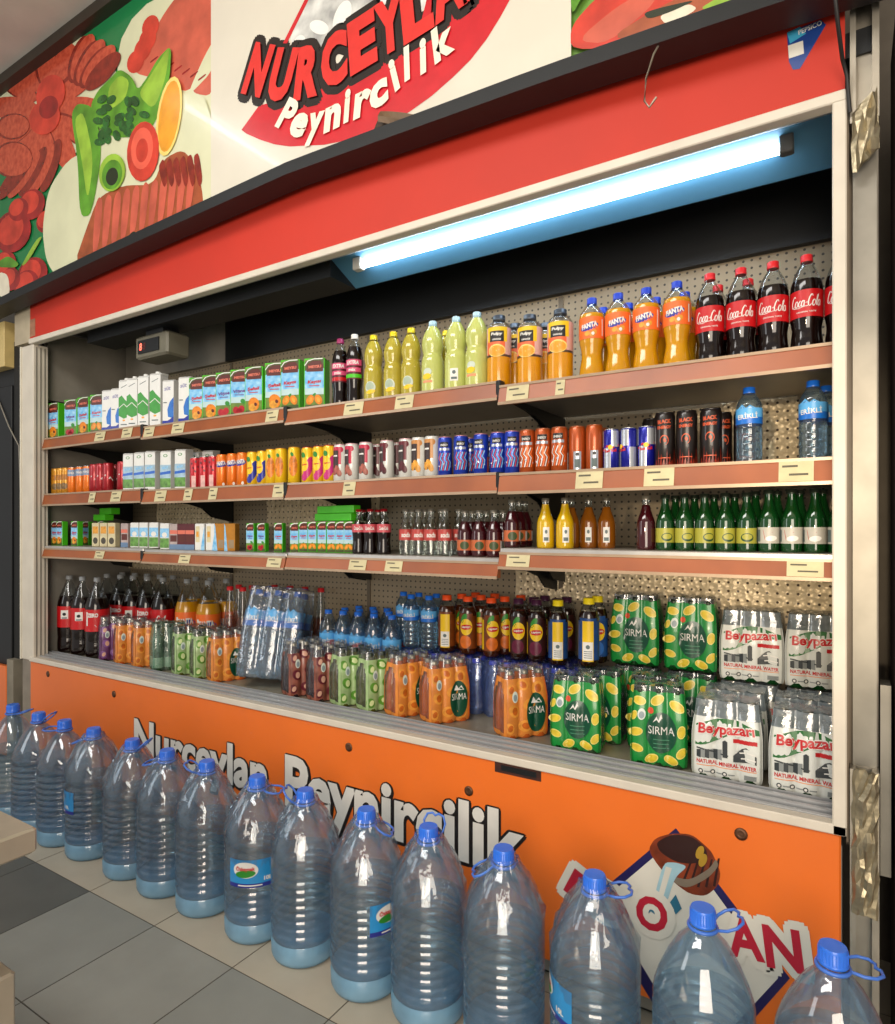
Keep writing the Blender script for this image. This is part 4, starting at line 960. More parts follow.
c_bul = can(.0255, .132, M('can_royal', '1a1f9a', .25, .4, coat=.4), a_bull, tin, 'energy_drink_can'); c_blk = can(.0295, .165, blakc, a_blk, blakc, 'energy_drink_can')
z2 = lambda x: 1.5565 if x < -2.88 else 1.5495 if x < -1.917 else 1.5465 if x < -.955 else 1.5415


def cans(p, us, y, w, txt, cat='can', group=None, turn=.6, jit=.15):
    n = len(us); ps = p if isinstance(p, list) else [p]
    for i, x in enumerate(spaced(us, y, w)): put(ps[i % len(ps)], (x, y, z2(x)), math.atan2(-x, y) * turn + random.uniform(-jit, jit), txt.replace('{o}', nth(i, n) + ' of ' + NUM[n]) if n > 1 else txt, cat, group)


MS = 'on the second shelf'
cans(c_gold, [51.5, 57.5, 64], 1.925, .054, '{o} golden slim cans at the far left of the second shelf', 'can', 'slim golden cans')
cans(c_orbl, [73, 81, 88.5], 1.925, .054, '{o} orange cans with grey-blue tops on the second shelf', 'can', 'slim orange cans with blue tops')
cans(c_rsw, [95, 101, 108.5, 123], 1.93, .058, '{o} dark red cans with white swoosh on the second shelf', 'can', 'dark red cans')
cans(c_rsw, [116], 2.0, .058, 'dark red can tucked behind the four front red cans on the second shelf', 'can', 'dark red cans')
for i, x in enumerate(spaced([132, 143, 154, 169.5, 184], 1.93, .068)): put(m_me, (x, 1.93, z2(x)), .32, nth(i, 5) + ' of the five meadow-print milk cartons in front, second shelf', 'carton', 'meadow-print milk cartons')
for i, x in enumerate(spaced([197, 211], 2.03, .068)): put(m_me, (x, 2.03, z2(x)), .32, ('left' if i == 0 else 'right') + ' of two meadow-print milk cartons behind the bright red cans', 'carton', 'meadow-print milk cartons')
cans(c_rpat, [196, 205, 214], 1.93, .056, '{o} bright red patterned cans right of the meadow-print milk', 'can', 'bright red cans')
cans(c_fan, [222.5, 233, 243], 1.93, .056, '{o} orange soda cans with white lettering on the second shelf', 'can', 'orange soda cans', .75, .2)
cans(c_lipb, [253, 263], 1.93, .056, '{o} yellow cans with dark blue print on the second shelf', 'can', 'yellow and blue iced tea cans')
cans(c_pea, [272, 281, 294.5], 1.93, .057, '{o} yellow cans with peach print on the second shelf', 'can', 'yellow peach cans', .9, .3)
cans(c_lipp, [308, 319, 329.5], 1.93, .056, '{o} yellow cans with magenta print on the second shelf', 'can', 'yellow and magenta iced tea cans')
cans(c_whr, [340.5, 352, 366], 1.93, .058, '{o} white cans with raspberry-red top print on the second shelf', 'can', 'white and raspberry cans', .5, .2)
cans(c_whm, [387, 407], 1.93, .058, '{o} white cans with maroon print on the second shelf', 'can', 'white and maroon cans', .5, .2)
cans(c_whm, [378, 397], 2.005, .058, '{o} white and maroon cans, second shelf back row', 'can', 'white and maroon cans')
cans(c_who, [420, 432], 1.93, .058, '{o} white cans with tan print beside the blue energy cans', 'can', 'white and tan cans', .5, .2)
cans(c_blu, [443, 461, 481, 502, 516], 1.93, .055, '{o} front blue energy drink cans on the second shelf', 'can', 'blue energy drink cans', .6, .3)
cans(c_blu, [470, 490], 2.0, .055, '{o} blue energy drink cans in the back row', 'can', 'blue energy drink cans')
cans(c_org, [529, 545.5, 564], 1.93, .057, '{o} bronze-orange energy cans facing front, second shelf', 'can', 'bronze-orange energy drink cans', .7, .1)
cans(c_orb, [582, 593], 1.945, .055, '{o} bronze-orange energy cans showing their back label', 'can', 'bronze-orange energy drink cans', .7, .05)
cans(c_org, [600], 2.02, .057, 'bronze-orange energy can standing behind, left of the blue and silver cans', 'can', 'bronze-orange energy drink cans', 2.5)
cans(c_bul, [609, 623, 637], 1.945, .052, '{o} blue and silver energy drink cans on the second shelf', 'can', 'blue and silver energy drink cans', .2, .9)
cans(c_blk, [661, 685, 711], 1.935, .062, '{o} tall black flame-print energy cans in front, second shelf', 'can', 'black flame-print energy cans', .8, .06)
cans(c_blk, [652, 729, 737], 2.02, .062, '{o} tall black energy cans, second shelf back row', 'can', 'black flame-print energy cans', 3)
p_wat = bottle('water_bottle', .0335, .213, WATR, .86, None, capb, .0155, .017, erikli_art, petw, n=24, inner=wat)
line_up(p_wat, [749], 1.93, 1.5415, .07, 'clear water bottle with blue label right of the black cans', 'water bottle', 'small water bottles', .75, .05)
line_up(p_wat, [813], 1.93, 1.5415, .07, 'clear water bottle with blue label beside the cooler right post', 'water bottle', 'small water bottles', .75, .05)
line_up(p_wat, [826], 2.02, 1.5415, .07, 'clear water bottle at the back behind the rightmost front water bottle', 'water bottle', 'small water bottles', .3, .05)

# ------------------------------------------------------------------ third shelf
z3 = lambda x: 1.2772 if x < -2.88 else 1.2732 if x < -1.917 else 1.2772 if x < -.955 else 1.3102


def small(p, us, y, w, rz, txt, cat, gr, jit=.05):
    n = len(us); ps = p if isinstance(p, list) else [p] * n
    for i, x in enumerate(spaced(us, y, w)): put(ps[i % len(ps)], (x, y, z3(x)), rz + random.uniform(-jit, jit), txt.replace('{o}', nth(i, n) + ' of ' + NUM[n]) if n > 1 else txt, cat, gr)


s_ch = nectar('cherry', M('label_violet', '6a3a8a', .4), 'Vişne', .040, .030, .122); s_ap = nectar('apricot', redl, 'Kayısı', .040, .030, .122); s_gr = nectar('peach', redl, 'Elma', .050, .034, .135)
small(s_gr, [56, 60, 77], 1.93, .056, .2, '{o} small green cartons at the far left of the third shelf', 'carton', 'small green nectar cartons')


def brick(w, d, h, base, draw):
    t = thing('drink_carton'); b = MB(); b.box(-w / 2, w / 2, -d / 2, d / 2, 0, h, base, .0015); b.build('carton_body', t); b = MB(); b.rect(front(-d / 2), -w * .49, w * .49, h * .01, h * .99, base, 1, 1, .0002); draw(b, front(-d / 2), face_x(w / 2), w, d, h); b.build('printed_front', t)
    s = MB(); s.tube([(w * .62, -d * .2, h * .12), (w * .62, d * .1, h * .8)], .002, white, 6); return t


creamc = M('carton_cream', 'd8cca4', .45, var=.1, scale=30); brownc = M('carton_brown', '7a5a2a', .45, var=.1); ochrec = M('carton_ochre', 'b87a1c', .45, var=.12, scale=30); plumc = M('carton_plum', '5a1a22', .45, var=.15, scale=40); lilac = M('carton_lilac', 'b8a8a4', .45, var=.15, scale=40)
def d_cream(b, F, FX, w, d, h): b.ell(F, 0, .25 * h, w * .35, .14 * h, M('label_ink', '4a4438', .5), 0, 12, 2); b.rect(F, -.4 * w, .4 * w, .55 * h, .85 * h, peachm, 1)
def d_meadow(b, F, FX, w, d, h): b.rect(F, -w / 2, w / 2, .45 * h, .8 * h, skyb, 1); b.rect(F, -w / 2, w / 2, .05 * h, .42 * h, M('milk_meadow', '6fa64a', .4), 1, 1, .0006); b.ell(F, 0, .55 * h, w * .3, .1 * h, white, 0, 12, 2, .0008)
def d_plum(b, F, FX, w, d, h): b.rect(F, -.45 * w, .45 * w, .6 * h, .75 * h, M('label_rosy', 'd8705a', .4), 1); b.rect(F, -w / 2, w / 2, 0, .2 * h, M('label_slate_blue', '6a86a8', .4), 1, 1, .0006); b.rect(F, -.4 * w, .4 * w, .3 * h, .55 * h, brown, 1)
def d_bluew(b, F, FX, w, d, h): b.poly(F, [(w * .1, 0), (w / 2, 0), (w / 2, h * .9), (w * .3, h * .5)], skyb); b.rect(F, -.42 * w, 0, .3 * h, .9 * h, creamc, 1); b.rect(F, -.35 * w, -.1 * w, .5 * h, .7 * h, peachm, 1, 1, .0007)
def d_ochre(b, F, FX, w, d, h): b.poly(F, [(-w / 2, 0), (-w * .2, 0), (-w * .4, h * .9), (-w / 2, h)], skyb); b.rect(F, -.1 * w, .4 * w, .1 * h, .4 * h, M('label_taupe', '9a8468', .4), 1)


k_cre = brick(.046, .034, .125, creamc, d_cream); k_mea = brick(.05, .034, .125, whitb, d_meadow); k_lil = brick(.046, .034, .122, lilac, d_plum); k_plu = brick(.05, .034, .122, plumc, d_plum); k_blw = brick(.05, .034, .122, whitb, d_bluew); k_och = brick(.052, .04, .122, ochrec, d_ochre)
small(k_cre, [98, 106, 114], 1.93, .052, .25, '{o} cream mini cartons on the left of the third shelf', 'carton', 'cream mini cartons')
small(k_lil, [127], 1.93, .052, .25, 'lilac-grey mini carton right of the cream ones on the third shelf', 'carton', 'plum and lilac mini cartons')
small(k_mea, [137, 146, 156, 167], 1.93, .056, .3, '{o} white and green meadow mini cartons on the third shelf', 'carton', 'meadow mini cartons')
small(k_lil, [176], 1.93, .052, .3, 'pinkish mini carton between the meadow and dark plum cartons, third shelf', 'carton', 'plum and lilac mini cartons')
small(k_plu, [184, 192], 1.93, .056, .3, '{o} dark plum mini cartons on the third shelf', 'carton', 'plum and lilac mini cartons')
small(k_blw, [202, 213], 1.93, .058, .3, '{o} cream and sky-blue mini cartons on the third shelf', 'carton', 'cream and sky-blue mini cartons')
small(k_och, [222, 232], 1.93, .060, .35, '{o} ochre mini cartons left of the small green nectar cartons', 'carton', 'ochre mini cartons')
small([s_ch, s_ch, s_ap, s_ap, s_ap, s_ap, s_ap, s_ap, s_ap, s_ap], [252, 263, 280, 296, 305, 314, 323.5, 333, 342, 351], 1.93, .0465, .30, '{o} small upright green nectar cartons on the third shelf', 'carton', 'small green nectar cartons', .04)
z0 = 1.2772
for x, y, z, lb in ((X(325, 1.97), 1.965, z0 + .1225, 'lower small green carton lying flat on the upright ones'), (X(311, 2.0), 2.03, z0, 'small green carton standing behind the flat stack on the third shelf'), (X(327, 1.97), 1.967, z0 + .1535, 'upper right small green carton lying flat on top of the stack'), (X(312, 2.0), 2.0, z0 + .1535, 'upper left small green carton lying flat on top of the stack'), (X(312, 2.0), 1.985, z0 + .1225, 'lower left small green carton lying flat beneath the stack')):
    o = put(s_ap, (x, y, z), .2, lb, 'carton', 'small green nectar cartons')
    if 'lying' in lb: o.rotation_euler = (PI / 2, 0, PI / 2 - .15 + .05 * random.random()); o.location = (x + .05, y, z + .0151)
for k, (u, y, z, lb) in enumerate(((88, 2.06, 0, 'standing green carton under the flat ones at the far left, third shelf'), (103, 2.06, 0, 'second standing green carton under the flat ones, third shelf left end'), (92, 2.05, .136, 'green carton lying on top at the far left end, third shelf'), (98, 2.06, .171, 'topmost green carton lying flat at the far left end, third shelf'))):
    o = put(s_gr, (X(u, y), y, z3(-3.5) + z), .2, lb, 'carton', 'small green nectar cartons')
    if z: o.rotation_euler = (PI / 2, 0, PI / 2 - .1); o.location = (X(u, y) + .06, y, z3(-3.5) + z + .0171)


def band_art(c, z0, z1, word=None, wc=None):
    def f(mb, R, h):
        band(mb, R, z0 * h, z1 * h, c)
        if word: mb.text(cyl(R), word, 0, (z0 + z1) / 2 * h, R * 1.3, (z1 - z0) * .45 * h, wc or white, .03, .1, 0, .0010)
    return f


def chr_art(mb, R, h): band(mb, R, .13 * h, .36 * h, M('label_terracotta', 'c4663a', .4, var=.1)); F = cyl(R); mb.ell(F, 0, .24 * h, R * .6, .09 * h, M('label_moss', '3c4a24', .4), 0, 16, 2, .0008); mb.rect(F, R * .9, R * 1.6, .15 * h, .34 * h, white, 4, 1, .0008)
def yj_art(mb, R, h): F = cyl(R); mb.rect(F, -.35 * R, .35 * R, .12 * h, .42 * h, white, 4); mb.ell(F, 0, .33 * h, R * .15, .04 * h, M('mark_grey', '5a6a6a', .5), 0, 10, 2, .0008); mb.rect(F, -.25 * R, .25 * R, .15 * h, .22 * h, M('mark_grey', '5a6a6a', .5), 3, 1, .0008)
def gy_art(mb, R, h): band(mb, R, .14 * h, .40 * h, M('label_lemon', 'a3a03a', .4, var=.1)); F = cyl(R); mb.ell(F, 0, .24 * h, R * .62, .075 * h, M('label_forest', '16401e', .4), 0, 16, 2, .0008); mb.ell(F, 0, .25 * h, R * .5, .05 * h, M('label_lemon', 'b8b43a', .4), 0, 14, 2, .0011); mb.rect(F, R * 1.1, R * 1.6, .17 * h, .37 * h, M('mark_grey', '5a6a6a', .5), 3, 1, .0008)
def gw_art(mb, R, h): band(mb, R, .14 * h, .40 * h, M('label_bone', 'b8b4a8', .4, var=.06)); F = cyl(R); mb.poly(F, [(-.7 * R, .36 * h), (-.5 * R, .20 * h), (.2 * R, .32 * h), (.7 * R, .37 * h)], M('label_rust', 'a03a2a', .4), .0008); mb.ell(F, .1 * R, .22 * h, R * .55, .045 * h, white, .1, 14, 2, .0011); mb.rect(F, -1.5 * R, -1.0 * R, .17 * h, .36 * h, M('mark_grey', '5a6a6a', .5), 3, 1, .0008)


g_cok = bottle('glass_cola_bottle', .027, .170, GCOK, .70, cola_m, crownr, .0135, .010, band_art(M('label_brick', 'c8505a', .4), .48, .66, 'Coca-Cola'), glassc)
g_cle = bottle('glass_soda_bottle', .0255, .166, GLAS, .02, glassc, crowns, .0125, .010, band_art(M('label_brick_red', 'b8443e', .4, var=.1), .32, .56, 'soda'), glassc)
g_chr = bottle('glass_juice_bottle', .027, .158, GLAS, .76, cherl, crowns, .0125, .010, chr_art, glassc)
g_yel = bottle('glass_juice_bottle', .0285, .160, GLAS, .88, yelj, crowns, .0125, .010, yj_art, glassc); g_amb = bottle('glass_juice_bottle', .0285, .160, GLAS, .82, ambj, crowns, .0125, .010, yj_art, glassc)
g_red = bottle('glass_juice_bottle', .027, .158, GLAS, .84, cherl, crowns, .0125, .010, None, glassc)
g_gy = bottle('mineral_water_bottle', .0262, .160, GLAS, .95, greeng, crown, .0135, .012, gy_art, greeng); g_gw = bottle('mineral_water_bottle', .0262, .166, GLAS, .95, greeng, crown, .0135, .012, gw_art, greeng)
small(g_cok, [358, 370, 384], 1.925, .055, .6, '{o} small red-banded glass cola bottles in front, third shelf', 'bottle', 'small glass cola bottles')
small(g_cok, [363, 378], 1.99, .055, .6, '{o} small glass cola bottles, third shelf back row', 'bottle', 'small glass cola bottles')
small(g_cle, [406, 418.5, 431, 445], 1.925, .053, .6, '{o} clear glass soda bottles with red band on the third shelf', 'bottle', 'clear glass soda bottles')
small(g_cle, [412, 425, 441, 459], 1.985, .053, .6, '{o} clear red-banded soda bottles, third shelf back row', 'bottle', 'clear glass soda bottles')
small(g_chr, [467, 477, 494, 512], 1.925, .055, .5, '{o} dark cherry juice bottles in front on the third shelf', 'bottle', 'dark cherry juice bottles')
small(g_chr, [472, 486, 503, 519], 1.985, .055, .5, '{o} dark cherry juice bottles in the second row, third shelf', 'bottle', 'dark cherry juice bottles')
small(g_chr, [482, 496, 511, 524], 2.045, .055, .5, '{o} dark cherry juice bottles in the third row, third shelf', 'bottle', 'dark cherry juice bottles')
small(g_yel, [545.5, 565], 1.925, .058, .5, '{o} bright yellow juice bottles on the third shelf', 'bottle', 'yellow juice bottles')
small(g_amb, [577, 589, 600], 2.0, .058, .3, '{o} amber juice bottles in shade right of the yellow ones', 'bottle', 'amber juice bottles')
small(g_red, [651], 1.93, .058, .5, 'single dark red juice bottle left of the green bottles on the third shelf', 'bottle', 'dark red juice bottle')
small(g_gy, [673, 690, 710, 728, 744], 1.93, .054, .35, '{o} green bottles with yellow labels in front, third shelf', 'bottle', 'green bottles with yellow labels', .3)
small(g_gw, [763, 785, 808, 830], 1.93, .054, .25, '{o} green bottles with white labels in front, third shelf', 'bottle', 'green bottles with white labels', .3)
small(g_gy, [683, 700, 718, 735], 1.995, .058, .3, '{o} green bottles in the back row behind the yellow labels', 'bottle', 'green bottles with yellow labels')
small(g_gw, [752, 772, 794, 816], 1.995, .0585, .3, '{o} green bottles in the back row behind the white labels', 'bottle', 'green bottles with white labels')
# ================================================================== the deep bottom deck
ZD = DZ + .0005
p_col = bottle('large_cola_bottle', .061, .44, COLB, .73, cola_m, capg, .0175, .022, lambda mb, R, h: (band(mb, R, .33 * h, .60 * h, redl), mb.rect(cyl(R), -.5 * R, .15 * R, .44 * h, .55 * h, white, 4, 1, .0008), mb.ell(cyl(R), -.18 * R, .50 * h, R * .16, .02 * h, black, 0, 12, 2, .0011), mb.rect(cyl(R), -.4 * R, .05 * R, .445 * h, .46 * h, M('mark_grey', '5a6a6a', .5), 3, 1, .0011)))
p_col2 = bottle('large_cola_bottle', .061, .44, COLB, .73, cola_m, capg, .0175, .022, lambda mb, R, h: (band(mb, R, .33 * h, .60 * h, redl), mb.stroke(cyl(R), [(-.6 * R, .35 * h), (0, .40 * h), (.6 * R, .44 * h), (1.0 * R, .50 * h)], [.002, .014, .012, .002], white), mb.text(cyl(R), 'ZERO', -.25 * R, .53 * h, R * .9, .05 * h, white, .05, 0, 0, .001), mb.rect(cyl(R), -.85 * R, -.7 * R, .40 * h, .57 * h, white, 2, 1, .0009)))
p_col3 = bottle('large_cola_bottle', .061, .44, COLB, .73, cola_m, capg, .0175, .022, lambda mb, R, h: (band(mb, R, .33 * h, .60 * h, redl), script(mb, cyl(R), 'Cola', -.55 * R, .41 * h, R * 1.1, .12 * h, white), mb.ell(cyl(R), .1 * R, .40 * h, R * .4, .03 * h, black, .3, 14, 2, .0007)))
line_up([p_col, p_col, p_col2], [69, 83, 97], 1.985, ZD, .126, '{o} big grey-capped cola bottles, bottom deck front left', 'cola bottle', 'big cola bottles on the bottom deck', .8, .1)
line_up([p_col, p_col2, p_col, p_col2, p_col3, p_col3], [107, 120, 133, 147, 163], 2.178, ZD, .1235, '{o} big cola bottles in the row behind the fruit packs', 'cola bottle', 'big cola bottles on the bottom deck', .8, .1)
line_up([p_col, p_col2], [124, 135, 147, 159, 171], 2.304, ZD, .1235, '{o} big cola bottles in the back row of the bottom deck', 'cola bottle', 'big cola bottles on the bottom deck', .8, .2)
p_fab = bottle('large_soda_bottle', .061, .44, COLB, .72, fantal, capg, .0175, .022, lambda mb, R, h: (band(mb, R, .30 * h, .60 * h, oranl), mb.ell(cyl(R), 0, .46 * h, R * .85, .055 * h, blued, .1), mb.text(cyl(R), 'FANTA', 0, .49 * h, R * 1.25, .075 * h, white, .05, 0, .08, .0012), mb.rect(cyl(R), -.35 * R, .5 * R, .35 * h, .40 * h, white, 4, 1, .0008), mb.ell(cyl(R), -.8 * R, .52 * h, R * .14, .025 * h, white, 0, 12, 2, .0008)))
line_up(p_fab, [187, 208], 2.178, ZD, .126, '{o} big grey-capped orange soda bottles in front, bottom deck', 'soda bottle', 'big orange soda bottles on the bottom deck', .85, .05)
line_up(p_fab, [199, 211, 223], 2.304, ZD, .126, '{o} big orange soda bottles behind the two front ones', 'soda bottle', 'big orange soda bottles on the bottom deck', .85, .1)
p_red = bottle('soda_bottle', .046, .42, CONE, .64, pinkl, capr, .0165, .020, None, pet)
line_up(p_red, [231, 243], 2.165, ZD, .094, '{o} pale red-capped soda bottles right of the big orange ones', 'soda bottle', 'pale red-capped soda bottles', .5)
line_up(p_red, [240, 251], 2.255, ZD, .095, '{o} pale red-capped soda bottles in the second row', 'soda bottle', 'pale red-capped soda bottles', .5)
line_up(p_red, [275, 290, 305, 321], 2.335, ZD, .095, '{o} pale red-capped soda bottles in the back row', 'soda bottle', 'pale red-capped soda bottles', .5)
p_big = bottle('water_bottle', .040, .350, WATR, .84, None, capb, .0165, .018, lambda mb, R, h: erikli_art(mb, R, h, .50, .70), petw, n=22, inner=wat); p_bst = bottle('water_bottle', .040, .350, WATR, .84, None, capb, .0165, .018, lambda mb, R, h: (erikli_art(mb, R, h, .50, .70), mb.ell(cyl(R), .1 * R, .57 * h, R * .75, .045 * h, M('label_rose', 'd8504c', .35, var=.15, scale=50), .2, 16, 2, .0013), mb.stroke(cyl(R), [(-.5 * R, .55 * h), (.6 * R, .59 * h)], .006, white, .0016)), petw, n=22, inner=wat)
line_up([p_bst, p_big, p_bst, p_big, p_big], [331, 343, 356, 374, 392], 2.150, ZD, .083, '{o} blue-capped water bottles in the front deck row', 'water bottle', 'blue-capped water bottles on the deck', .8, .3)
line_up([p_big, p_bst], [346, 359, 374, 388], 2.238, ZD, .083, '{o} blue-capped water bottles in the second deck row', 'water bottle', 'blue-capped water bottles on the deck', .8, .4)
line_up([p_big, p_bst], [361, 374, 387, 400], 2.326, ZD, .083, '{o} blue-capped water bottles in the back deck row', 'water bottle', 'blue-capped water bottles on the deck', .8, .4)


# ------------------------------------------------------------------ shrink-wrapped packs
def sm(a, b, t): t = max(0, min(1, (t - a) / (b - a))); return t * t * (3 - 2 * t)


def pack_shape(nx, ny, r, h, tx=.12, ty=.34, t0=.52, bump=.45):
    Wd, Dp = nx * 2 * r, ny * 2 * r

    def F(x, z, o=0., side=-1):
        t = z / h; k = sm(t0, 1.02, t); foot = 1 - .10 * (1 - sm(0, .10, t)); xs_ = x * (1 - tx * k) * (foot * .3 + .7)
        u = (x / (2 * r) + nx / 2) % 1.0 - .5; bp = r * bump * (1 - math.sqrt(max(0, 1 - (2 * u) ** 2 * .98)))
        return (xs_, side * ((Dp / 2 - bp) * (1 - ty * k) * foot + o), z)

    def E(y, z, o=0., side=1):
        t = z / h; k = sm(t0, 1.02, t); foot = 1 - .10 * (1 - sm(0, .10, t))
        u = (y / (2 * r) + ny / 2) % 1.0 - .5; bp = r * bump * .5 * (1 - math.sqrt(max(0, 1 - (2 * u) ** 2 * .98)))
        return (side * ((Wd / 2 - bp) * (1 - tx * k) * (foot * .3 + .7) + o), side * y * (1 - ty * k) * foot, z)
    return F, E, Wd, Dp


def small_bottle(t, x, y, r, h, glass, cap, prof=GLAS, capr_=.0125, n=12, art=None, nm='bottle', fill=None):
    b = MB(); P = [(a * r, z * h) for a, z in smooth_prof(prof, 2)]; b.lathe(P, glass, n, cap1=False)
    if fill: b.lathe([(a * .93, z + .001) for a, z in P if z < .8 * h], fill, n)
    o = b.build(nm, t); o.location = (x, y, 0)
    c = MB(); z0 = prof[-1][1] * h - .004; c.lathe([(capr_, z0), (capr_ * 1.05, z0 + .004), (capr_ * .95, h), (capr_ * .5, h + .001)], cap, 10); c.build('cap', o)
    if art: a = MB(); art(a, r, h); a.build('label', o)
    return o


def six_pack(kind, nx, ny, r, h, glass, cap, printed, art, filmc=film, edge=.97, zmax=.86, prof=GLAS, capr_=.0125, bart=None, fill=None, arch=True, tx=.12, ty=.34):
    t = thing(kind); F, E, Wd, Dp = pack_shape(nx, ny, r, h, tx, ty); first = None
    for i in range(nx):
        for j in range(ny):
            x, y = (i - (nx - 1) / 2) * 2 * r * .985, (j - (ny - 1) / 2) * 2 * r * .985
            if first is None: first = small_bottle(t, x, y, r * .97, h * .955, glass, cap, prof, capr_, 14, bart, 'bottle', fill)
            else: o = copy_tree(first, t); o.location = (x, y, 0)
    b = MB(); zt = h * zmax
    for s in (-1, 1):
        fn = (lambda x, z, s=s: F(x * -s, z, 0, s))
        b.grid(fn, -Wd / 2, Wd / 2, 0.004, h * .985, 30, 14, filmc, True, (lambda x, z: printed if z < zt else filmc) if printed else None)
        fe = (lambda y, z, s=s: E(y, z, 0, s))
        pk = (lambda y, z: filmc if (not arch or (abs(y) < Dp * .36 and h * .06 < z < h * (.80 - 1.2 * (y / Dp) ** 2)) or z > zt) else printed) if printed else None
        b.grid(fe, -Dp / 2, Dp / 2, .004, h * .985, 16, 14, filmc, True, pk)
    q = h * .985; cs = [F(x, q, 0, -1) for x in (-Wd / 2, -Wd / 4, 0, Wd / 4, Wd / 2)] + [F(x, q, 0, 1) for x in (Wd / 2, Wd / 4, 0, -Wd / 4, -Wd / 2)]
    b.grid(lambda u, v: (u, v * abs(F(u, q)[1]) / (Dp / 2), q + .003 + .003 * math.sin(u * 2 * PI / r) * math.cos(v * PI / r)), -Wd / 2 * (1 - tx), Wd / 2 * (1 - tx), -Dp / 2, Dp / 2, 14, 8, filmc)
    b.build('shrink_film', t)
    if art:
        for s in (-1, 1): a = MB(); art(a, (lambda x, z, o=.0005, s=s: F(x * -s, z, o, s)), Wd, h); a.build('film_print', t)
    return t


lemf = M('film_lemon_green', '1f8a3c', .25, var=.06, coat=.3); lemc = M('lemon_slice', 'e2c63c', .3, var=.12, scale=60); lemr = M('lemon_rind', 'f0dc7a', .3); dkg = M('badge_green', '0f4a34', .28, coat=.3, var=.05); tealb = M('film_drop', 'd8e2d8', .35)


def a_sirma(slice_c, slice_r, badge=True):
    def f(mb, F, Wd, h):
        for x, z, a, rot in ((-.36, .80, .13, -.2), (-.02, .82, .14, .5), (.34, .76, .15, -.5), (.40, .46, .12, 1.4), (-.40, .42, .13, .2), (-.38, .22, .12, -.3), (-.12, .10, .13, .5), (.22, .10, .13, -.4), (.40, .20, .12, .9), (-.44, .62, .09, 1.2)):
            mb.ell(F, x * Wd, z * h, a * Wd, a * Wd * .62, slice_r, rot, 16, 3, .0008); mb.ell(F, x * Wd, z * h, a * Wd * .86, a * Wd * .50, slice_c, rot, 16, 3, .0011)
        mb.ell(F, -.30 * Wd, .64 * h, .075 * Wd, .07 * h, tealb, 0, 14, 2, .0014); mb.ell(F, -.30 * Wd, .63 * h, .05 * Wd, .045 * h, M('drop_grey', '8a9aa0', .4), 0, 12, 2, .0017); mb.ell(F, -.14 * Wd, .69 * h, .055 * Wd, .04 * h, M('vitamin_red', 'd8502c', .4), 0, 12, 2, .0014)
        if badge:
            mb.ell(F, .05 * Wd, .43 * h, .27 * Wd, .25 * h, dkg, 0, 26, 5, .0018); mb.poly(F, [(-.10 * Wd, .55 * h), (-.03 * Wd, .63 * h), (0, .58 * h), (.05 * Wd, .66 * h), (.17 * Wd, .55 * h), (.06 * Wd, .61 * h), (.01 * Wd, .555 * h), (-.03 * Wd, .59 * h)], white, .0024)
            mb.text(F, 'SIRMA', .05 * Wd, .46 * h, .46 * Wd, .10 * h, white, 0, 0, 0, .0034)
            for k in range(3): mb.rect(F, -.09 * Wd, .19 * Wd, (.24 + .05 * k) * h, (.25 + .05 * k) * h, M('badge_line', '4a8a6a', .4), 6, 1, .0024)
    return f


def a_fruit(c1, c2, badge=False):
    def f(mb, F, Wd, h):
        for x, z, a in ((-.38, .70, .12), (-.1, .76, .14), (.25, .70, .15), (.38, .42, .13), (.05, .48, .15), (-.3, .40, .14), (-.40, .16, .12), (-.05, .18, .15), (.28, .15, .14)):
            mb.ell(F, x * Wd, z * h, a * Wd, a * Wd * .8, c1, x * 3, 14, 3, .0008); mb.ell(F, (x + .02) * Wd, z * h, a * Wd * .6, a * Wd * .45, c2, x * 5, 12, 2, .0011)
        mb.ell(F, -.28 * Wd, .60 * h, .07 * Wd, .08 * h, tealb, 0, 14, 2, .0014); mb.ell(F, -.28 * Wd, .59 * h, .045 * Wd, .05 * h, M('drop_grey', '8a9aa0', .4), 0, 12, 2, .0017)
        if badge:
            mb.ell(F, .20 * Wd, .36 * h, .22 * Wd, .28 * h, dkg, 0, 24, 5, .0018); mb.text(F, 'SIRMA', .20 * Wd, .40 * h, .36 * Wd, .10 * h, white, 0, 0, 0, .0034); mb.poly(F, [(.08 * Wd, .50 * h), (.15 * Wd, .58 * h), (.20 * Wd, .52 * h), (.26 * Wd, .57 * h), (.32 * Wd, .50 * h)], white, .0024)
    return f


bey_c = clear('mineral_film', 'eef2f2', .12, .10, .42, 'cfdce4', .7, 24); ink = M('house_ink', '33393c', .4); beyr = M('mineral_red', 'c4262a', .35); beyg = M('mineral_green', '23692f', .35, var=.06)


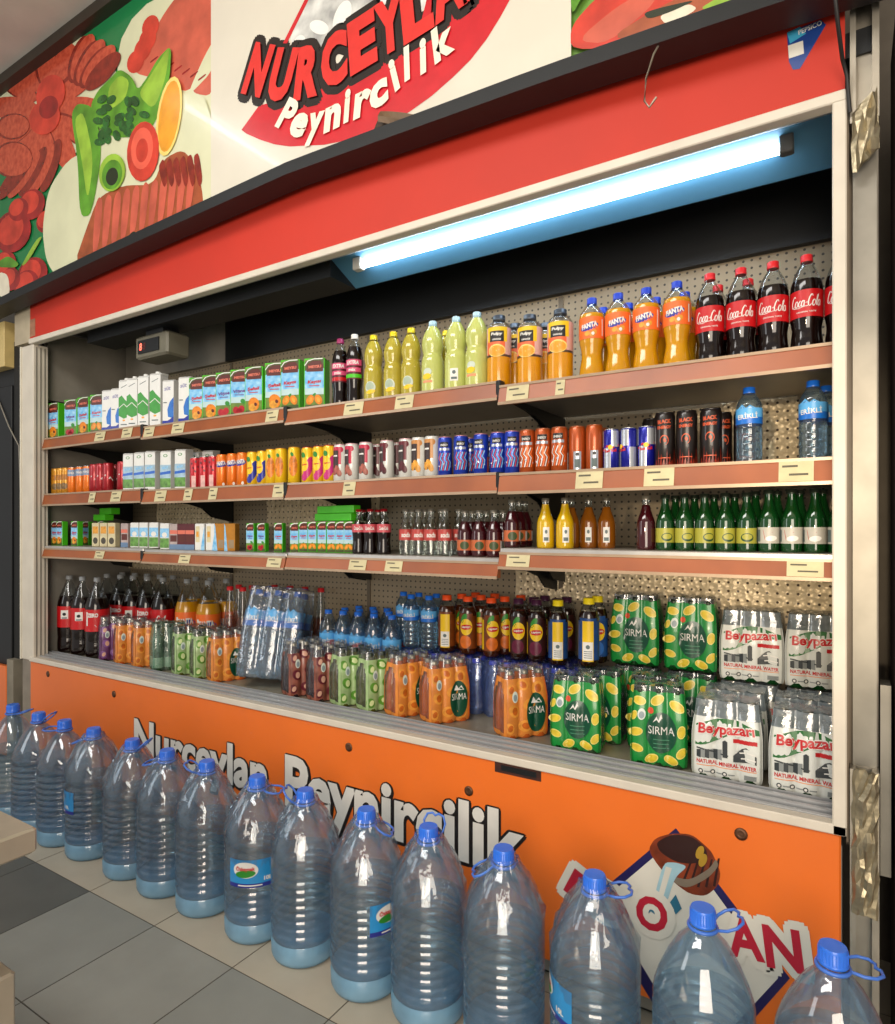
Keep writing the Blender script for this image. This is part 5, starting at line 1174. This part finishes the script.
def a_bey(mb, F, Wd, h):
    g = lambda pts, m, o: mb.poly(F, [(x * Wd, z * h) for x, z in pts], m, o)
    for k in range(12):                # waving green ribbon in narrow strips so that it follows the bottles
        x0, x1 = -.44 + .076 * k, -.44 + .076 * (k + 1); wv = lambda x: .70 + .06 * math.sin((x + .3) * 5)
        lo = lambda x: max(.40, .42 + .22 * sm(-.4, .25, x)) if x < .2 else .62
        g([(x0, lo(x0)), (x1, lo(x1)), (x1, wv(x1) + .02), (x0, wv(x0) + .02)], beyg, .0008)
    for k in range(10):
        mb.text(F, 'Beypazarı', .0 + .007 * Wd * math.cos(k * PI / 5), .635 * h + .012 * h * math.sin(k * PI / 5), .80 * Wd, .17 * h, white, .03, 0, .05, .0016)
    mb.text(F, 'Beypazarı', 0, .635 * h, .80 * Wd, .165 * h, beyr, .03, 0, .05, .0034)
    for k in range(6): g([(.10 + .055 * k, .50), (.155 + .055 * k, .495), (.155 + .055 * k, .545), (.10 + .055 * k, .55)], beyr, .0012)
    for x in (-.42, -.36, -.30, -.24, -.18, -.12): g([(x, .36 + (x + .4) * .1), (x + .06, .37 + (x + .4) * .1), (x + .06, .26), (x, .27)], ink if int(x * 100) % 4 else M('house_grey', '8a8f8e', .4), .0010)
    for k in range(5): mb.stroke(F, [((-.42 + .09 * k) * Wd, (.385 - .012 * k) * h), ((-.33 + .09 * k) * Wd, (.375 - .012 * k) * h)], .004, ink, .0013)
    g([(-.05, .30), (.02, .30), (.02, .50), (-.015, .52), (-.05, .50)], ink, .0012); g([(.10, .26), (.30, .28), (.42, .26), (.42, .36), (.28, .46), (.22, .44), (.10, .34)], ink, .0010)
    for z in (.30, .37): g([(.13, z), (.27, z + .02), (.27, z + .035), (.13, z + .015)], white, .0014); g([(.29, z + .02), (.41, z), (.41, z + .015), (.29, z + .035)], white, .0014)
    mb.text(F, 'NATURAL MINERAL WATER', 0, .215 * h, .84 * Wd, .05 * h, beyr, .03, 0, -.02, .0012); mb.rect(F, -.42 * Wd, .42 * Wd, .165 * h, .175 * h, M('label_salmon', 'e8966a', .4), 16, 1, .0009)
    for k in range(3): mb.ell(F, (-.36 + .17 * k) * Wd, .095 * h, .035 * Wd, .03 * h, ink, 0, 12, 2, .0010); mb.ell(F, (-.36 + .17 * k) * Wd, .095 * h, .02 * Wd, .017 * h, white, 0, 10, 2, .0013); mb.rect(F, (-.31 + .17 * k) * Wd, (-.22 + .17 * k) * Wd, .085 * h, .10 * h, M('house_grey', '8a8f8e', .4), 3, 1, .0010)
    mb.rect(F, .25 * Wd, .42 * Wd, .06 * h, .12 * h, M('house_grey', '8a8f8e', .4), 4, 1, .0010)


applef = M('film_apple', 'a6c286', .28, var=.14, scale=30, coat=.3); appl = M('apple_print', '5f9a32', .3, var=.2, scale=40); applw = M('apple_flesh', 'd6e2a4', .3); oranf = M('film_orange', 'e28a3a', .28, var=.12, scale=30, coat=.3); orp = M('orange_print', 'f0a040', .3, var=.15, scale=50); orp2 = M('orange_deep', 'd06a20', .3, var=.2, scale=50); berf = M('film_berry', '9a5a4a', .28, var=.25, scale=35, coat=.3); berp = M('berry_print', '6a1c2c', .3, var=.2, scale=40); berw = M('berry_pale', 'd8a890', .3); plf = M('film_plum', '6a3a6a', .28, var=.2, scale=35, coat=.3); plp = M('plum_print', '8a5a9a', .3, var=.2, scale=40)
oglas = M('orange_drink_glass', 'd0601a', .08, coat=.6, var=.08); aglas = M('apple_drink_glass', '5a5a14', .08, coat=.6, var=.1); pglas = M('plum_drink_glass', '2a0a1c', .08, coat=.6)
k_lem = six_pack('mineral_water_pack', 3, 2, .0268, .238, greeng, crown, lemf, a_sirma(lemc, lemr), zmax=.90)
k_ora = six_pack('mineral_water_pack', 3, 2, .0272, .235, oglas, crowns, oranf, a_fruit(orp, orp2, True), zmax=.84)
k_apl = six_pack('mineral_water_pack', 3, 2, .0272, .235, aglas, crown, applef, a_fruit(appl, applw), zmax=.84)
k_ber = six_pack('mineral_water_pack', 3, 2, .0272, .235, pglas, crowns, berf, a_fruit(berp, berw), zmax=.80)
k_plm = six_pack('mineral_water_pack', 3, 2, .0272, .235, pglas, crowns, plf, a_fruit(plp, berw), zmax=.80)
k_pln = six_pack('mineral_water_pack', 3, 2, .0272, .235, greeng, crown, clear('mint_film', 'd8efe2', .10, .12, .35, '9fc4b0', .8, 24), None, MATS['mint_film'], arch=False, bart=lambda mb, R, h: band(mb, R, .08 * h, .30 * h, white, n=16))
k_bey = six_pack('mineral_water_pack', 3, 2, .0305, .222, greeng, crowns, M('mineral_white_print', 'dde0da', .25, coat=.4, var=.07, scale=14), a_bey, bey_c, zmax=.80, ty=.30, arch=True)
REL = math.radians(66)
fr = [(115, k_plm, 'plum print and dark bottles at the left end'), (131, k_ora, 'orange print right of the plum-print pack'), (149, k_ora, 'orange print left of the plain mint-wrapped pack'), (168, k_pln, 'plain mint-clear wrap showing white bottle labels'), (190, k_apl, 'apple-green print right of the plain mint pack'), (210, k_apl, 'apple-green print left of the leaning water pack'), (225, k_ora, 'orange print half hidden by the leaning water pack'), (303, k_ber, 'berry print right beside the leaning water pack'), (328, k_ber, 'berry print left of the apple-green packs'), (352, k_apl, 'apple-green print right of the berry packs'), (379, k_apl, 'apple-green print left of the orange packs'), (408, k_ora, 'orange print right of the apple-green packs'), (444, k_ora, 'orange print left of the bare blue water bottles'), (520, k_ora, 'orange print left of the lemon packs')]
for (u, p, lb), x in zip(fr, spaced([f[0] for f in fr], 2.005, .124)): put(p, (x, 2.008, ZD), REL - (.25 if u > 500 else .15 if u > 430 else 0), 'six-pack of mineral water with ' + lb, 'bottle pack', 'fruit mineral water six-packs')
for u, y, z, lb, rz in ((578, 1.985, 0, 'front lemon-print pack beside the orange pack', .16), (659, 1.988, 0, 'front lemon-print pack beside the white mineral pack', .20), (601, 2.112, 0, 'lemon-print pack in the middle row under the yellow-capped tea', .0), (656, 2.112, 0, 'lemon-print pack in the middle row, mostly its caps showing', .0), (638, 2.228, 0, 'lower back lemon-print pack, left of two', .03), (692, 2.228, 0, 'lower back lemon-print pack, right of two', .03), (637, 2.226, .2435, 'upper back lemon-print pack, left of two', .06), (692, 2.226, .2435, 'upper back lemon-print pack, right of two', .06)):
    put(k_lem, (X(u, y), y, ZD + z), rz, 'green six-pack of mineral water, ' + lb, 'bottle pack', 'lemon mineral water six-packs')
for u, y, z, lb, rz in ((728, 1.985, 0, 'front left', .06), (808, 1.980, 0, 'front right, beside the cooler post', .02), (736, 2.118, 0, 'second row left, its pale caps showing', .0), (808, 2.118, 0, 'second row right, its pale caps showing', .0), (750, 2.25, 0, 'lower back left', .0), (818, 2.25, 0, 'lower back right', .0), (752, 2.25, .2265, 'upper back left, on another pack', .06), (819, 2.25, .2265, 'upper back right, on another pack', .06)):
    put(k_bey, (X(u, y), y, ZD + z), rz, 'white-filmed six-pack with red lettering, ' + lb, 'bottle pack', 'white-filmed mineral water six-packs')
petbl = clear('blue_pet', 'd0e0fc', .10, .05, .26, 'a4c2fa')
k_blu = six_pack('water_pack', 6, 4, .0318, .215, petbl, capv, None, None, filmb, prof=[(.85, 0), (1, .03), (1, .30), (.96, .33), (1, .36), (1, .60), (.9, .70), (.55, .84), (.42, .92), (.42, .95)], capr_=.0155, arch=False, tx=.03, ty=.05)
for x, lb in ((-1.362, 'left'), (-.976, 'right')): put(k_blu, (x, 2.243, ZD), 0, lb + ' of two blue-filmed water packs behind the orange mineral packs', 'water pack', 'blue-filmed water packs')
# iced tea on top of the packs
t_or = bottle('iced_tea_bottle', .0345, .225, TEAB, .80, teal_, capo, .0190, .020, tea_art(M('tea_peach_print', '7a3a12', .35, var=.2, scale=40), M('tea_peach', 'e0701c', .35, var=.15, scale=40))); t_ob = bottle('iced_tea_bottle', .0345, .225, TEAB, .80, teal_, capo, .0190, .020, tea_art(M('tea_peach_print'), oranl, True))
t_pu = bottle('iced_tea_bottle', .0345, .228, TEAB, .80, teap, capp, .0195, .020, tea_art(M('tea_plum_print', '3a1a16', .35, var=.2, scale=40), M('tea_plum', '6a1a3a', .35, var=.15, scale=40)))
t_ye = bottle('iced_tea_bottle', .0345, .232, TEAB, .80, teap, capy, .0190, .021, tea_art(M('tea_lemon_print', '1f4a8a', .35, var=.15, scale=40), M('tea_lemon', '2f6ab8', .35), True)); t_yf = bottle('iced_tea_bottle', .0345, .232, TEAB, .80, teap, capy, .0190, .021, tea_art(M('tea_lemon_print'), M('tea_lemon'), False))
ZT = ZD + .2195
line_up(p_wat, [411, 429], 2.165, ZT, .07, '{o} small water bottles standing on the left blue pack', 'water bottle', 'small water bottles on the blue pack', .7, .2)
line_up(p_wat, [404, 419, 436], 2.245, ZT, .07, '{o} small water bottles on the blue pack, behind two others', 'water bottle', 'small water bottles on the blue pack', .7, .2)
line_up([t_ob, t_or, t_or], [447, 468, 491], 2.165, ZT, .073, '{o} front orange-capped iced tea bottles on the blue packs', 'iced tea bottle', 'orange-capped iced tea bottles', .8, .3)
line_up(t_or, [462, 481, 505], 2.24, ZT, .073, '{o} orange-capped iced tea bottles in the second row', 'iced tea bottle', 'orange-capped iced tea bottles', .8, .3)
line_up(t_or, [476, 495, 521], 2.315, ZT, .073, '{o} orange-capped iced tea bottles in the back row', 'iced tea bottle', 'orange-capped iced tea bottles', .8, .3)
line_up(t_pu, [519, 536], 2.175, ZT, .073, '{o} front plum-capped iced tea bottles', 'iced tea bottle', 'plum-capped iced tea bottles', .8, .1)
line_up(t_pu, [534, 557], 2.25, ZT, .073, '{o} plum-capped iced tea bottles in the second row', 'iced tea bottle', 'plum-capped iced tea bottles', .8, .1)
line_up(t_pu, [545, 567], 2.322, ZT, .073, '{o} plum-capped iced tea bottles in the back row', 'iced tea bottle', 'plum-capped iced tea bottles', .8, .1)
put(t_ye, (X(558, 2.165), 2.165, ZT), .35, 'yellow-capped iced tea bottle standing in front of the plum-capped ones', 'iced tea bottle', 'yellow-capped iced tea bottles')
put(t_ye, (X(589, 2.1), 2.098, ZD + .2415), .25, 'front yellow-capped iced tea bottle beside the upper lemon packs', 'iced tea bottle', 'yellow-capped iced tea bottles')
put(t_yf, (-.737, 2.174, ZD + .2415), .3, 'rear yellow-capped iced tea bottle beside the upper lemon packs', 'iced tea bottle', 'yellow-capped iced tea bottles')
# the leaning pack of six large water bottles
k_six = six_pack('water_pack', 3, 2, .0465, .410, petw, capb, None, None, film, prof=WATR, capr_=.0165, bart=lambda mb, R, h: erikli_art(mb, R, h, .58, .76), fill=wat, arch=False, tx=.08, ty=.16)
put(k_six, (-2.196, 2.035, ZD + .0285), .42, 'clear-wrapped six-pack of large water bottles leaning over at the deck edge', 'water pack', None)
k_six.rotation_euler = (-.22, .05, .42)

# ================================================================== the row of big water jugs on the floor
JR, JH = .1085, .52
jshell = clear('jug_pet', 'e6f2fa', .09, .04, .14, 'b4dbf8'); jfoot = clear('jug_foot_caustic_pet', 'c8e8fc', .08, .10, 0.72, 'a4dcff', .3, 7); jwat = water('jug_water', 'e6f0f5', .20); jcap = M('jug_cap_blue', '2f74e6', .32, var=.04, coat=.2); jring = M('jug_handle_blue', '4f86ee', .3, var=.04, trans=.25); jfilm = clear('jug_film', 'f8fbfd', .05, .08, .07, 'c6dcf0', 1., 16); jlab = M('jug_label_blue', '2a8fd0', .32, var=.06, coat=.3)  # thick foot plastic is bluer; caustic brightness is put into its colour
SHL = [(.060, .012), (.085, .002), (.100, .004), (.1065, .018), (.1075, .055), (.1035, .066), (.1085, .078)]
for k in range(8): z = .085 + .0245 * k; SHL += [(.1085, z + .003), (.1085, z + .012), (.1050, z + .016), (.1050, z + .019), (.1085, z + .023)]
SHL += [(.1085, .292), (.1045, .300), (.1045, .306), (.1080, .314), (.1055, .332), (.096, .362), (.078, .402), (.056, .440), (.036, .462), (.0265, .470), (.0245, .478), (.0245, .500)]


def make_jug(handle_az, handle_el, label_az=None, film_on=False, level=.318):
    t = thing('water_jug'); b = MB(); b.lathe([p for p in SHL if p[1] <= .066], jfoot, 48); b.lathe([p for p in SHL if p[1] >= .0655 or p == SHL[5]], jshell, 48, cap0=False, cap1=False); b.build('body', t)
    w = MB(); w.lathe([(max(.05, r - .0035), z + .004) for r, z in SHL if z < level - .006] + [(rad_at(sorted(SHL, key=lambda p: p[1]), level) - .0035, level)], jwat, 48); w.build('water', t)
    c = MB(); c.lathe([(.0275, .484), (.0290, .486), (.0290, .490), (.0270, .491), (.0270, .516), (.0250, .520)], jcap, 28)
    for k in range(28): a = 2 * PI * k / 28; c.box(.0268 * math.sin(a) - .0009, .0268 * math.sin(a) + .0009, -.0268 * math.cos(a) - .0009, -.0268 * math.cos(a) + .0009, .492, .514, jcap)
    c.build('cap', t)
    hd = MB(); hd.tube([(.0300 * math.cos(k * PI / 12), .0300 * math.sin(k * PI / 12), .478) for k in range(24)], .0042, jring, 8, True)
    ca, sa = math.cos(handle_az), math.sin(handle_az); ce, se = math.cos(handle_el), math.sin(handle_el)
    pts = [(.027, -.016), (.045, -.030), (.066, -.034), (.084, -.026), (.089, -.010), (.083, 0), (.089, .010), (.084, .026), (.066, .034), (.045, .030), (.027, .016)]
    hd.tube([(ca * ((p - .027) * ce + .027) - sa * q, sa * ((p - .027) * ce + .027) + ca * q, .478 + (p - .027) * se) for p, q in pts], .0034, jring, 8); hd.build('carry_handle', t)
    if label_az is not None:
        a = MB(); r = .1090; Fj = cyl(r, label_az); a.grid(lambda u, v: Fj(u, v, 0), -.085, .085, .195, .285, 20, 1, jlab); a.grid(lambda u, v: Fj(u, v, .0004), -.085, .085, .195, .208, 20, 1, M('jug_label_navy', '2a2f8a', .32))
        a.ell(Fj, -.025, .252, .042, .026, white, 0, 24, 4, .0007); a.ell(Fj, -.025, .240, .034, .012, grn, .1, 20, 3, .0010); a.text(Fj, 'Özkaynak', -.025, .256, .064, .018, redl, .04, 0, .03, .0013); a.text(Fj, '10L', .048, .222, .026, .014, white, .04, 0, 0, .0009); a.rect(Fj, -.05, .03, .200, .204, white, 8, 1, .0008); a.build('label', t)
    if film_on:
        f = MB(); rg = []; rs = random.Random(int(handle_az * 100) + 3)
        for z, r, wv in ((.255, .1090, .0005), (.30, .1095, .0008), (.335, .1085, .002), (.37, .104, .006), (.41, .086, .008), (.45, .064, .009), (.480, .044, .007), (.500, .036, .004)):
            rg.append([((r + wv * math.sin(j * 1.9 + z * 40) + rs.uniform(-wv, wv) * .6) * math.cos(2 * PI * j / 40), (r + wv * math.sin(j * 1.9 + z * 40) + rs.uniform(-wv, wv) * .6) * math.sin(2 * PI * j / 40), z) for j in range(40)])
        f.loft(rg, jfilm, True); f.build('wrap_film', t)
    return t


RT, LT = math.radians(28), math.radians(208)
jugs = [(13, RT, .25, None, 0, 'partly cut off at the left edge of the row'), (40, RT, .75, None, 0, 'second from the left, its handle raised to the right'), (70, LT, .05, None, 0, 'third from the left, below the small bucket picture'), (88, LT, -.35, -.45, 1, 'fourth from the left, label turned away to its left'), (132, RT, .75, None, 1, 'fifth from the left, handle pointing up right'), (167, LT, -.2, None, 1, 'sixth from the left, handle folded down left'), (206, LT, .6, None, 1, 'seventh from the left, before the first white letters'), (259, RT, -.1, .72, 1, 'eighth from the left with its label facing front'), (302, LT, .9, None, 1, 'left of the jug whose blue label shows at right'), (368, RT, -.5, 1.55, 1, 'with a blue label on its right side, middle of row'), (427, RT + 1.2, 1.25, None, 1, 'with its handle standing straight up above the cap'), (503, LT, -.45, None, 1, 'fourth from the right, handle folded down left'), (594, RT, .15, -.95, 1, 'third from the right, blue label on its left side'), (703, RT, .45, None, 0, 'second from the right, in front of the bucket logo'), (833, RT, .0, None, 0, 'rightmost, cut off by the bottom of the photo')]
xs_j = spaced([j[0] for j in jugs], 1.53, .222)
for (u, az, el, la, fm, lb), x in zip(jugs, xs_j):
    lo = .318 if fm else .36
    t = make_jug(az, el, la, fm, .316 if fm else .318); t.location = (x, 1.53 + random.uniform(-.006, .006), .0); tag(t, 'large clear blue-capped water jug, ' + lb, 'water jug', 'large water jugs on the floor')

# ================================================================== odds and ends around the cooler
m_st = M('brushed_steel', 'c4b8a6', .3, .6, var=.06, scale=14, bump=.02)
t = thing('steel_table', (-1.75, .1, 0), 0, 'corner of a stainless steel worktable at the lower left edge', 'table')
def tb(x0, x1, y0, y1, z0, z1): b = MB(); b.box(x0 + 1.75, x1 + 1.75, y0 - .1, y1 - .1, z0, z1, m_st, .004); return b
tb(-2.4, -1.175, -.45, .564, .817, .860).build('tabletop', t); tb(-2.35, -1.196, -.42, .540, .44, .62).build('lower_box', t)
for x, y in ((-1.27, .47), (-1.27, -.35), (-2.28, .47), (-2.28, -.35)): tb(x - .025, x + .025, y - .025, y + .025, 0, .82).build('leg', t)
b = MB(); b.lathe([(.016, 0), (.018, .006), (.014, .016), (.006, .020)], m_dk, 16); o = b.build('knob', t); o.location = (.508, .395, .66); o.rotation_euler = (0, PI / 2, 0)
c0 = XZ(833, -6, 1.775); c1 = XZ(848, 88, 1.775)
b = MB(); b.tube([(c0[0], 1.655, c0[1] + .12), (c0[0], 1.655, c0[1] - .02), ((c0[0] + c1[0]) / 2 - .004, 1.67, (c0[1] + c1[1]) / 2 - .03), ((c0[0] + c1[0]) / 2 + .004, 1.755, c1[1] + .06), (c1[0] - .002, 1.775, c1[1] + .03), (c1[0], 1.78, c1[1]), (c1[0] + .004, 1.79, c1[1] - .05)], .0045, M('cable_black', '1a1614', .5), 8)
tag(b.build('power_cable'), 'black power cable hanging down over the right end of the red fascia', 'cable')
d0 = XZ(1, 404, 1.83); d1 = XZ(20, 446, 1.83)
b = MB(); b.tube([(d0[0] - .15, 1.82, d0[1] + .14), (d0[0], 1.825, d0[1]), ((d0[0] + d1[0]) / 2, 1.822, (d0[1] + d1[1]) / 2 - .01), (d1[0], 1.825, d1[1]), (d1[0] + .005, 1.83, d1[1] - .25)], .004, M('cable_grey', '8a8478', .5), 8)
tag(b.build('power_cable'), 'thin grey cable crossing the dark gap left of the cooler', 'cable')
t = thing('display_cooler', (-4.7, 2.05, 0), 0, 'neighbouring cooler with orange panel, just visible at the far left edge', 'cooler')
b = MB(); b.box(-.55, .595, -.25, -.22, .06, .575, m_or, .004); b.build('front_panel', t)
b = MB(); b.box(-.55, .59, -.22, .35, .02, 2.2, m_dk, .004); b.build('body', t)
b = MB(); b.box(-.55, .595, -.26, -.20, 2.30, 2.56, M('yellowed_fascia', 'd2b878', .4, var=.06), .003); b.box(-.55, .59, -.2, .3, 2.2, 2.56, m_dk); b.build('fascia', t)
t = thing('ceiling_lamp', (-3.18, .62, 3.845), 0, 'bare fluorescent tube lamp on the ceiling above the aisle', 'lamp')
b = MB(); b.box(-.04, .04, -.6, .6, -.05, 0, M('lamp_housing', 'd8d6d0', .4), .004); b.build('housing', t)
b = MB(); CL = lamp_mat('ceiling_tube_glow', (.85, .93, 1, 1), CEILING_TUBE_STRENGTH)
b.loft([[(.015 * math.cos(k * PI / 6), y, -.085 + .015 * math.sin(k * PI / 6)) for k in range(12)] for y in (-.55, .55)], CL, True); b.build('tube', t)
for y in (-.56, .56): b = MB(); b.box(-.018, .018, y - .012, y + .012, -.105, -.045, M('lamp_socket', 'c8c4b8', .4), .003); b.build('socket', t)

# ------------------------------------------------------------------ settle: nothing on a shelf overlaps its neighbour
LEV = {1: ZS[1], 2: ZS[2], 3: ZS[3]}


def rest(lv, x, r):
    return max(LEV[lv][s] for s in range(4) if x + r > JX[s] and x - r < JX[s + 1]) - .0035


def settle():
    R = []
    for o in SC.objects:
        if o.parent or o.type != 'EMPTY' or not o.get('group') or o.rotation_euler.x: continue
        for lv in (1, 2, 3):
            if abs(o.location.z - sum(LEV[lv]) / 4) < .035:
                bd = [c for c in o.children if c.name.split('.')[0] in ('body', 'carton_body')][0]; vs = bd.data.vertices
                w = (max(v.co.x for v in vs) - min(v.co.x for v in vs)) / 2; d = (max(v.co.y for v in vs) - min(v.co.y for v in vs)) / 2
                R.append([o, lv, w if w - d < .002 else max(w * .98, (w + d) / 2 + .003)])
    for _ in range(400):
        for o, lv, r in R: o.location.x = max(min(o.location.x, .050 - r), -3.83 + r)
        for i in range(len(R)):
            a, la, ra = R[i]
            for k in range(i):
                b_, lb_, rb = R[k]
                if la != lb_: continue
                dx, dy = b_.location.x - a.location.x, b_.location.y - a.location.y; q = ra + rb + .0026
                if abs(dx) < q and abs(dy) < q and dx * dx + dy * dy < q * q:
                    if abs(dy) > .045:
                        m = min(.006, math.sqrt(max(0, q * q - dx * dx)) - abs(dy)); f = b_ if dy > 0 else a; f.location.y = min(f.location.y + m, BY - .03 - ra)
                        if f.location.y > BY - .031 - ra: m2 = .002 * (1 if dx > 0 else -1); b_.location.x += m2; a.location.x -= m2
                    else:
                        m = min(.004, (math.sqrt(q * q - dy * dy) - abs(dx)) / 2); s = 1 if dx > 0 else -1; b_.location.x += m * s; a.location.x -= m * s
    for o, lv, r in R:
        o.location.x = min(o.location.x, .050 - r); o.location.x = max(o.location.x, -3.83 + r)
        o.location.z = rest(lv, o.location.x, r * .9)


settle()
